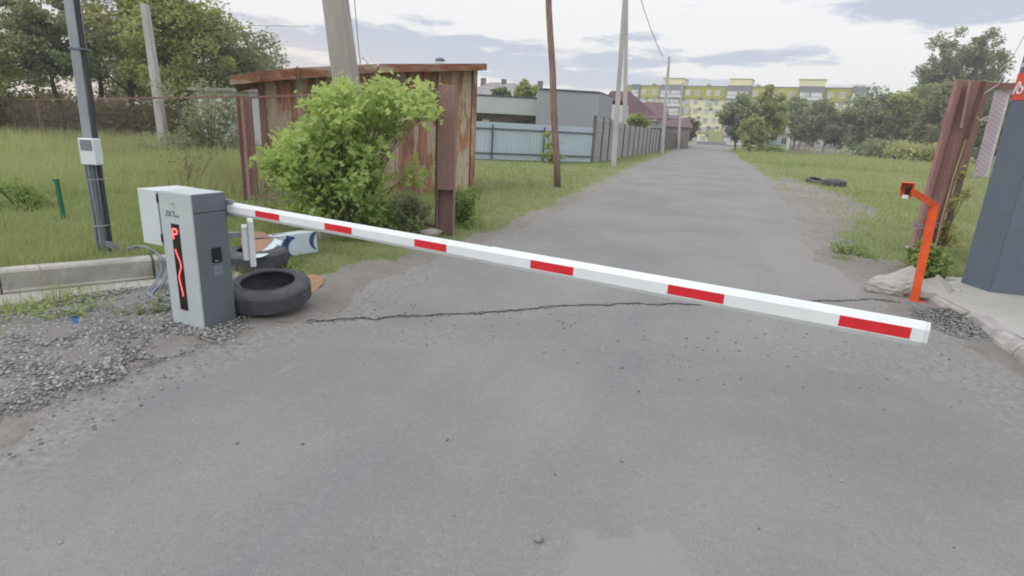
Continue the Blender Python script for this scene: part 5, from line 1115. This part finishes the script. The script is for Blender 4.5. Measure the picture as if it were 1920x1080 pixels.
T(1408, 74, 'low bright green bushy tree at the road bend', 42, 42, 4200, .34, 'leaf_mid', 123, -20, group=GR, sig=.16)
T(1490, 104, 'dark rounded tree behind the garden hut', 84, 78, 7500, .45, 'leaf_dark', 124, 0, group=GR, sig=.15)
T(1545, 98, 'rounded blue green tree behind the picket fence', 78, 92, 10000, .42, 'leaf_grey', 125, -6, group=GR, sig=.15)
T(1500, 112, 'dark tree between the hut and the apartment block', 70, 90, 6000, .45, 'leaf_dark', 128, 0, group=GR, sig=.15)
T(1640, 96, 'dense dark green tree row start left of the tall birch', 100, 110, 12000, .42, 'leaf_dark', 126, -8, group=GR, sig=.15, ncl=90)
T(1700, 92, 'dense green tree in front of the tall birch', 108, 90, 10000, .42, 'leaf_mid', 127, -8, group=GR, sig=.15)
T(1765, 84, 'rounded grey green tree right of the tall birch, behind the red post', 128, 130, 14000, .40, 'leaf_grey', 129, -8, group=GR, sig=.14, ncl=100)
T(1735, 100, 'tall thin birch with airy hanging crown, left stem', 198, 84, 9500, .36, 'leaf_grey', 130, 70, group=GR, sig=.13, bark='birch_bark', droop=1.2, ncl=70)
T(1792, 100, 'tallest airy birch behind the red post', 215, 84, 9500, .36, 'leaf_grey', 131, 70, group=GR, sig=.12, bark='birch_bark', droop=1.2, ncl=75)
T(1850, 80, 'dark tree glimpsed between the red post and the pylon', 120, 120, 9000, .40, 'leaf_dark', 132, -8, group=GR, sig=.15)
T(1600, 110, 'dark tree in front of the right end of the apartment block', 66, 80, 6500, .45, 'leaf_dark', 133, -5, group=GR, sig=.15)
T(935, 60, 'small tree top in front of the long slate roof, left one', 72, 34, 2000, .28, 'leaf_grey', 134, 35, group='garden trees behind the sheet fence', sig=.16, ncl=30)
T(988, 58, 'wider tree top in front of the long slate roof, by the wooden pole', 82, 60, 3000, .28, 'leaf_mid', 135, 35, group='garden trees behind the sheet fence', sig=.16, ncl=35)
T(1288, 104, 'reddish dark tree at the far end of the panel fence', 40, 36, 2600, .4, 'leaf_brown', 136, -8, sig=.16, ncl=30)
T(1192, 58, 'leafy garden bush top above the concrete panel fence', 36, 34, 1500, .3, 'leaf_mid', 137, 5, sig=.16, ncl=25)
T(1660, 80, 'low wild shrubs at the far edge of the right field', 6, 110, 5000, .34, 'leaf_grey', 138, -24, sig=.2, ncl=60); T(1720, 72, 'low pale shrubs before the dark trees on the right', 2, 110, 5000, .32, 'leaf_yellow', 139, -26, sig=.2, ncl=60)
T(1450, 84, 'low green bushes before the turquoise fence', -13, 50, 1500, .32, 'leaf_mid', 140, -26, sig=.2, ncl=40)

# ------------------------------------------------------------------ right hand side: orange stand
ob = at(1713, 566); os_ = empty('reader_stand', tuple(ob), 0, 'bright orange bent steel reader stand bolted to the ground on the right', 'stand')
def W3(px, py, y): return Vector(atY(px, py, y)) - Vector(ob)
oy = ob[1]; bend = W3(1752, 384, oy); headp = W3(1705, 356, oy - .1)
def boxtube(P, w, nm, parent, m, bev=.004, d=None):
    mb = MB(); d = d or w; V = []; 
    for i, p in enumerate(P):
        t0 = (P[i] - P[i - 1]).normalized() if i else (P[1] - P[0]).normalized(); t1_ = (P[i + 1] - P[i]).normalized() if i < len(P) - 1 else t0; t = (t0 + t1_).normalized(); yv = Vector((0.25, 1, 0)).normalized(); xv = yv.cross(t).normalized(); k = 1 / max(.4, t.dot(t0)); yv = t.cross(xv)
        V += [p + xv * w / 2 * k + yv * d / 2, p - xv * w / 2 * k + yv * d / 2, p - xv * w / 2 * k - yv * d / 2, p + xv * w / 2 * k - yv * d / 2]
    n = len(P); F = [(i * 4 + k, i * 4 + (k + 1) % 4, i * 4 + 4 + (k + 1) % 4, i * 4 + 4 + k) for i in range(n - 1) for k in range(4)] + [(0, 1, 2, 3), tuple((n - 1) * 4 + k for k in (3, 2, 1, 0))]
    mb.add(V, F); return mb.build(nm, m, parent, bev=bev)
boxtube([Vector((0, 0, .005)), bend, headp], .060, 'stand_tube', os_, M['orange_paint'])
mb = MB(); mb.box((-.115, -.085, 0), (.115, .085, .010)); bp_ = mb.build('foot_plate', M['orange_paint'], os_, rot=(0, 0, -.2), bev=.002)
for sx in (-.09, .09):
    mb = MB(); mb.tube([(sx, -.055, .01), (sx, -.055, .022)], .009, 6); mb.build('anchor_bolt', M['galvanised'], bp_)
hd_ = bpy.data.objects.new('reader_head', None)
# open box head: back plate, side plates, top, visor
hc_ = headp + Vector((-.03, -.01, -.0)); hx, hy, hz_ = .054, .05, .072
mb = MB(); t = .006
mb.box((-hx, hy - t, -hz_), (hx, hy, hz_)); mb.box((-hx, -hy, hz_ - t), (hx, hy - t - .001, hz_)); mb.box((hx - t, -hy, -hz_), (hx, hy - t - .001, hz_ - t - .001)); mb.box((-hx, -hy, -hz_ * .2), (-hx + t, hy - t - .001, hz_ - t - .001))
bpy.data.objects.remove(hd_); hh_ = mb.build('reader_housing', M['orange_paint'], os_, loc=hc_, rot=(.0, 0, -.65), bev=.0015)
mb = MB(); mb.box((-.014, -.01, -.045), (.026, .042, .03)); mb.build('reader_unit', M['black_plastic'], hh_, bev=.006); mb = MB(); mb.box((-.025, -.03, -.085), (.025, .03, -.05)); mb.build('reader_plug', M['white_plastic'], hh_, bev=.004)
# orange tube cable strap etc
# ------------------------------------------------------------------ red steel post with brace and concrete foot
rb = at(1705, 500); rb = np.array([*at(1712, 505)[:2], 0]); ry_ = rb[1]
rp = empty('red_steel_post', tuple(rb), 0, 'wide leaning red brown steel channel post set in a concrete lump', 'post')
def R3(px, py, dy=0.0): return Vector(atY(px, py, ry_ + dy)) - Vector(rb)
def plank(P0, P1, P2, P3, th, m, nm, parent):   # corners on the front face, thickness backwards
    mb = MB(); V = [P0, P1, P2, P3] + [p + Vector((.04, th, 0)) for p in (P0, P1, P2, P3)]
    mb.add(V, [(0, 1, 2, 3), (7, 6, 5, 4), (0, 4, 5, 1), (1, 5, 6, 2), (2, 6, 7, 3), (3, 7, 4, 0)]); return mb.build(nm, m, parent, bev=.004)
plank(R3(1700, 520), R3(1731, 520), R3(1848, 152), R3(1806, 151), .012, M['red_post'], 'web', rp)
plank(R3(1696, 520, -.10), R3(1703, 520, -.10), R3(1808, 150, -.12), R3(1797, 150, -.12), .12, M['red_post'], 'flange', rp)
plank(R3(1726, 520, -.02), R3(1731, 520, -.02), R3(1850, 152, -.02), R3(1842, 152, -.02), .12, M['rust_dark'], 'flange', rp)
plank(R3(1799, 240, -.05), R3(1803, 240, -.05), R3(1820, 152, -.05), R3(1816, 152, -.05), .03, M['post_edge'], 'edge_strip', rp)
plank(R3(1761, 237, -.14), R3(1766, 237, -.14), R3(1776, 208, -.14), R3(1772, 208, -.14), .05, M['red_post'], 'hinge_tab', rp)
# concrete foot lump
b = bmesh.new(); bmesh.ops.create_icosphere(b, subdivisions=4, radius=1)
for v in b.verts:
    n_ = .10 * math.sin(v.co.x * 5 + 1) * math.cos(v.co.y * 4) + .07 * math.sin(v.co.x * 11 + v.co.y * 9); f = 1 + n_ + random.uniform(-.05, .05); v.co = Vector((v.co.x * .30 * f, v.co.y * .20 * f, max(v.co.z, -.3) * .135 * f))
    if v.co.z > 0: v.co.x += 0; v.co.z += .14 * math.exp(-((v.co.x - .14) ** 2) / .016) * math.exp(-(v.co.y ** 2) / .03)
me = bpy.data.meshes.new('concrete_foot'); b.to_mesh(me); b.free(); lp = at(1690, 545, .05); q = link('concrete_foot', me, M['slab_concrete'], rp); q.location = Vector(lp) - Vector(rb) + Vector((0, .1, 0))
for py, m, nm, rr_ in ((463, 'rope', 'rope_tie', .009), (424, 'galvanised', 'wire_tie', .007), (418, 'galvanised', 'wire_tie', .006)):
    c = [R3(1698 + (463 - py) * .25 - 2, py, -.16), R3(1712 + (463 - py) * .25, py + 3, -.2), R3(1738 + (463 - py) * .25, py + 5, -.16), R3(1753 + (463 - py) * .22, py - 2, .05), R3(1720 + (463 - py) * .25, py - 3, .12), R3(1698 + (463 - py) * .25 - 2, py, -.16)]
    mb = MB(); mb.tube(c, rr_, 6, False); mb.build(nm, M[m], rp)
br = empty('steel_brace', tuple(at(1757, 478)), 0, 'thin rusty steel brace bar just right of the red post', 'brace'); Bb = Vector(br.location); by_ = Bb.y
def B3(px, py, dy=0.0): return Vector(atY(px, py, by_ + dy)) - Bb
plank(B3(1751, 485), B3(1765, 485), B3(1859, 158), B3(1847, 158), .05, M['rust_dark'], 'brace_bar', br)
mb = MB(); mb.tube([R3(1752, 472, -.16), R3(1766, 410, -.16), R3(1787, 335, -.16), R3(1811, 262, -.14)], .010, 6); mb.build('yellow_pipe', M['yellow_pipe'], rp)
mb = MB(); mb.tube([B3(1824, 213, -.1), B3(1845, 175, -.1), B3(1872, 158, -.1), B3(1900, 105, -.1), B3(1935, 40, -.1)], .0055, 5); mb.build('tie_wire', M['rope'], br)
mb = MB(); mb.tube([B3(1818, 222, -.1), B3(1832, 220, -.1), B3(1838, 226, -.1), B3(1850, 219, -.1), B3(1862, 224, -.1)], .009, 5); mb.build('wire_knot', M['rope'], br)
tb2 = empty('top_beam', tuple(atY(1850, 160, by_ + .1)), 0, 'dark steel top beam from the red post to the pylon', 'beam'); Tb = Vector(tb2.location); e = Vector(atY(1935, 162, by_ + .0)) - Tb
mb = MB(); mb.bar(Vector((-.0, 0, 0)), e, .04, .075); mb.build('beam_bar', M['rust_dark'], tb2)
# pinkish mesh panel beside the pylon
mp_ = empty('mesh_panel', tuple(at(1835, 480)), 0, 'pale pinkish woven mesh strip hanging left of the dark pylon', 'mesh panel'); Mp = Vector(mp_.location); my = Mp.y
def M3(px, py, dy=0.0): return Vector(atY(px, py, my + dy)) - Mp
plank(M3(1824, 332), M3(1848, 332), M3(1893, 166), M3(1866, 168), .008, M['mesh_sheet'], 'backing_sheet', mp_)
a0, a1, b0, b1q = M3(1824, 332, -.02), M3(1848, 332, -.02), M3(1866, 168, -.02), M3(1893, 166, -.02); mb = MB(); nn_ = 20
for k in range(-1, nn_):
    for s_ in (0, 1):
        u0, v0_, u1_, v1_ = 0, k / nn_, 1, (k + 2) / nn_
        if s_: u0, u1_ = 1, 0
        if v0_ < 0: f = -v0_ * nn_ / 2; u0 = u0 + (u1_ - u0) * f; v0_ = 0
        if v1_ > 1: f = (1 - v0_) / (v1_ - v0_); u1_ = u0 + (u1_ - u0) * f; v1_ = 1
        P_ = lambda u, v: a0.lerp(a1, u).lerp(b0.lerp(b1q, u), v)
        mb.tube([P_(u0, v0_), P_(u1_, v1_)], .0035, 4, False)
q = mb.build('mesh_wires', M['mesh_wire_pale'], mp_); q['kind'] = 'stuff'
cf = empty('chain_link_fence', tuple(at(1757, 478)), 0, 'short chain link fence piece between the brace and the dark pylon', 'fence'); c_a = at(1757, 478); c_b = c_a + np.array([2.2, .9, 0]); chain('chain_link_mesh', c_a, c_b, 2.2, 2.2, .05, .0015, M['yellow_pipe'], cf)
# ------------------------------------------------------------------ dark pylon
Q0 = at(1797, 545); Q1 = at(1850, 564); Q2 = at(1920, 572); f2 = (Q2 - Q1); f2 /= np.linalg.norm(f2); Q3 = Q1 + f2 * 1.6; Q4 = Q3 + (Q0 - Q1)
py_ = empty('sign_pylon', tuple(Q1), 0, 'tall dark slate clad pylon with red sign at the right picture edge', 'pylon'); PH = 3.6
def pl_(p, z_): return Vector(p) - Vector(Q1) + Vector((0, 0, z_))
def pslab(A, B, z0, z1, th, m, nm, bev=.004):
    A, B = np.array(A), np.array(B); dd = (B - A) / np.linalg.norm(B - A); n_ = np.array([dd[1], -dd[0], 0]) ; mb = MB(); V = []
    for z_ in (z0, z1): V += [pl_(A, z_), pl_(B, z_), pl_(B - n_ * th, z_), pl_(A - n_ * th, z_)]
    mb.add(V, [(3, 2, 1, 0), (4, 5, 6, 7), (0, 1, 5, 4), (1, 2, 6, 5), (2, 3, 7, 6), (3, 0, 4, 7)]); return mb.build(nm, m, py_, bev=bev)
s1 = (Q1 - Q0) / np.linalg.norm(Q1 - Q0)
zs0 = onpl(1900, 188, Q0, Q1)[2]; zs1 = onpl(1912, 143, Q0, Q1)[2]
pslab(Q0, Q1 - s1 * .006, .06, PH, .05, M['slate_clad'], 'side_panel'); pslab(Q1 + f2 * .006, Q1 + f2 * .82, .06, PH, .05, M['slate_clad'], 'front_panel'); pslab(Q1 + f2 * .83, Q3, .06, PH, .05, M['slate_clad'], 'front_panel')
mb = MB(); mb.prism([tuple(pl_(p, 0)[:2]) for p in (Q0 + (Q3 - Q1) * .02 + s1 * .03, Q1 - s1 * .02 + f2 * .03, Q3 - s1 * .03, Q4)], .0, PH - .02); mb.build('core', M['seam_dark'], py_)
n1_ = np.array([s1[1], -s1[0], 0]); 
if n1_ @ (Q0 - np.array([0, 0, 0])) > 0: n1_ = -n1_
o_ = n1_ * .006; sgn = pslab(Q0 + o_ + s1 * .0, Q1 + o_ - s1 * .01, zs0, zs1 + .03, .008, M['red_sign'], 'red_sign', 0)
cpt = onpl(1912, 166, Q0, Q1) + n1_ * .012 - Q1; mb = MB(); ss = .055
let = [(-.9, -1), (-.2, 1.2), (.1, 1.1), (.15, .2), (.7, .3), (.95, -.3), (.7, -.9), (.1, -.95), (-.2, -.4), (.1, .15)]
mb.tube([Vector(cpt) + Vector(s1) * (x * ss) + Vector((0, 0, z_ * ss)) for x, z_ in let], .009, 6); mb.build('sign_letter', M['white_paint'], py_)
pslab(Q0 + o_ * .5, Q1 + o_ * .5 - s1 * .01, hgt(1914, 120, Q1) + .0, hgt(1914, 116, Q1) + .02, .006, M['light_grey_paint'], 'sign_bar', 0)
# ------------------------------------------------------------------ right kerb and apron
mb = MB(); mb.prism([tuple(p) for p in APRON], -.1, .10); setp(mb.build('pavement', M['slab_concrete'], bev=.01), kind='structure')
def kerbstone(pxs, w, h, label, seed, rough_=.008, zt=.0):
    P = [at(*p)[:2] for p in pxs]; r_ = random.Random(seed); o = empty('kerbstone', (P[0][0], P[0][1], 0), 0, label, 'kerbstone', 'kerbstones on the right'); mb = MB(); V = []; n = 10
    a, b = P[0], P[-1]; t = (b - a) / np.linalg.norm(b - a); nn_ = np.array([-t[1], t[0]])
    if nn_[0] < 0: nn_ = -nn_
    for i in range(n + 1):
        p = a + (b - a) * i / n - P[0]; j = lambda s_=1: r_.uniform(-rough_, rough_) * s_
        for k, z_ in ((-.0, -.05), (.012, h * .45), (.03, h * .85), (.06, h), (w * .6, h + .006), (w, h * .97), (w, -.05)): q = p + nn_ * (k + j()); V.append((q[0], q[1], z_ + j(.8)))
    F = [(i * 7 + k, i * 7 + k + 1, i * 7 + 7 + k + 1, i * 7 + 7 + k) for i in range(n) for k in range(6)] + [tuple(range(7)), tuple(n * 7 + k for k in range(7))[::-1]]
    mb.add(V, F); mb.build('stone_body', M['kerb_concrete'], o); return o
kerbstone([(1728, 562), (1800, 600)], .12, .085, 'flat worn kerbstone between the orange stand and the dark stone heap', 1, .004); kerbstone([(1803, 604), (1892, 668)], .15, .11, 'broken pale kerbstone right of the dark stone heap', 2, .012); kerbstone([(1896, 672), (2060, 800)], .17, .12, 'nearest kerbstone cut off by the right picture edge', 3, .006)

sb = at(1770, 545); o = empty('concrete_slab', tuple(sb), 0, 'broken tilted concrete slab lying between the orange stand and the pylon', 'concrete slab'); sy = sb[1]
c4 = [at(1727, 546, .12), at(1782, 553, .10), at(1786, 536, .14), at(1758, 513, .26), at(1752, 520, .24), at(1727, 524, .20)]
V = [Vector(p) - Vector(sb) for p in c4]; k = len(V); mb = MB(); mb.add([tuple(v) for v in V] + [tuple(v - Vector((0, 0, .07))) for v in V], [tuple(range(k)), tuple(range(k, 2 * k))[::-1]] + [(i, i + k, (i + 1) % k + k, (i + 1) % k) for i in range(k)]); mb.build('slab_body', M['slab_concrete'], o, bev=.006)
tv, tt = rock_template(41, .6); o = link('rubble_stone', npmesh('rubble_stone', tv * .045, tt, M['concrete'])); o.location = at(1795, 546, .10); setp(o, 'small concrete chunk between the tilted slab and the pylon corner', 'stone')

# ------------------------------------------------------------------ haze
mh = bpy.data.materials.new('haze'); mh.use_nodes = True; t = mh.node_tree; t.nodes.clear(); pv = t.nodes.new('ShaderNodeVolumePrincipled'); ou = t.nodes.new('ShaderNodeOutputMaterial')
pv.inputs['Color'].default_value = (.93, .95, .98, 1); pv.inputs['Density'].default_value = .0011; t.links.new(pv.outputs[0], ou.inputs['Volume'])
mb = MB(); mb.box((-540, -540, -2.0), (540, 540, 30)); setp(mb.build('haze', mh), kind='stuff')
S.cycles.volume_bounces = 0
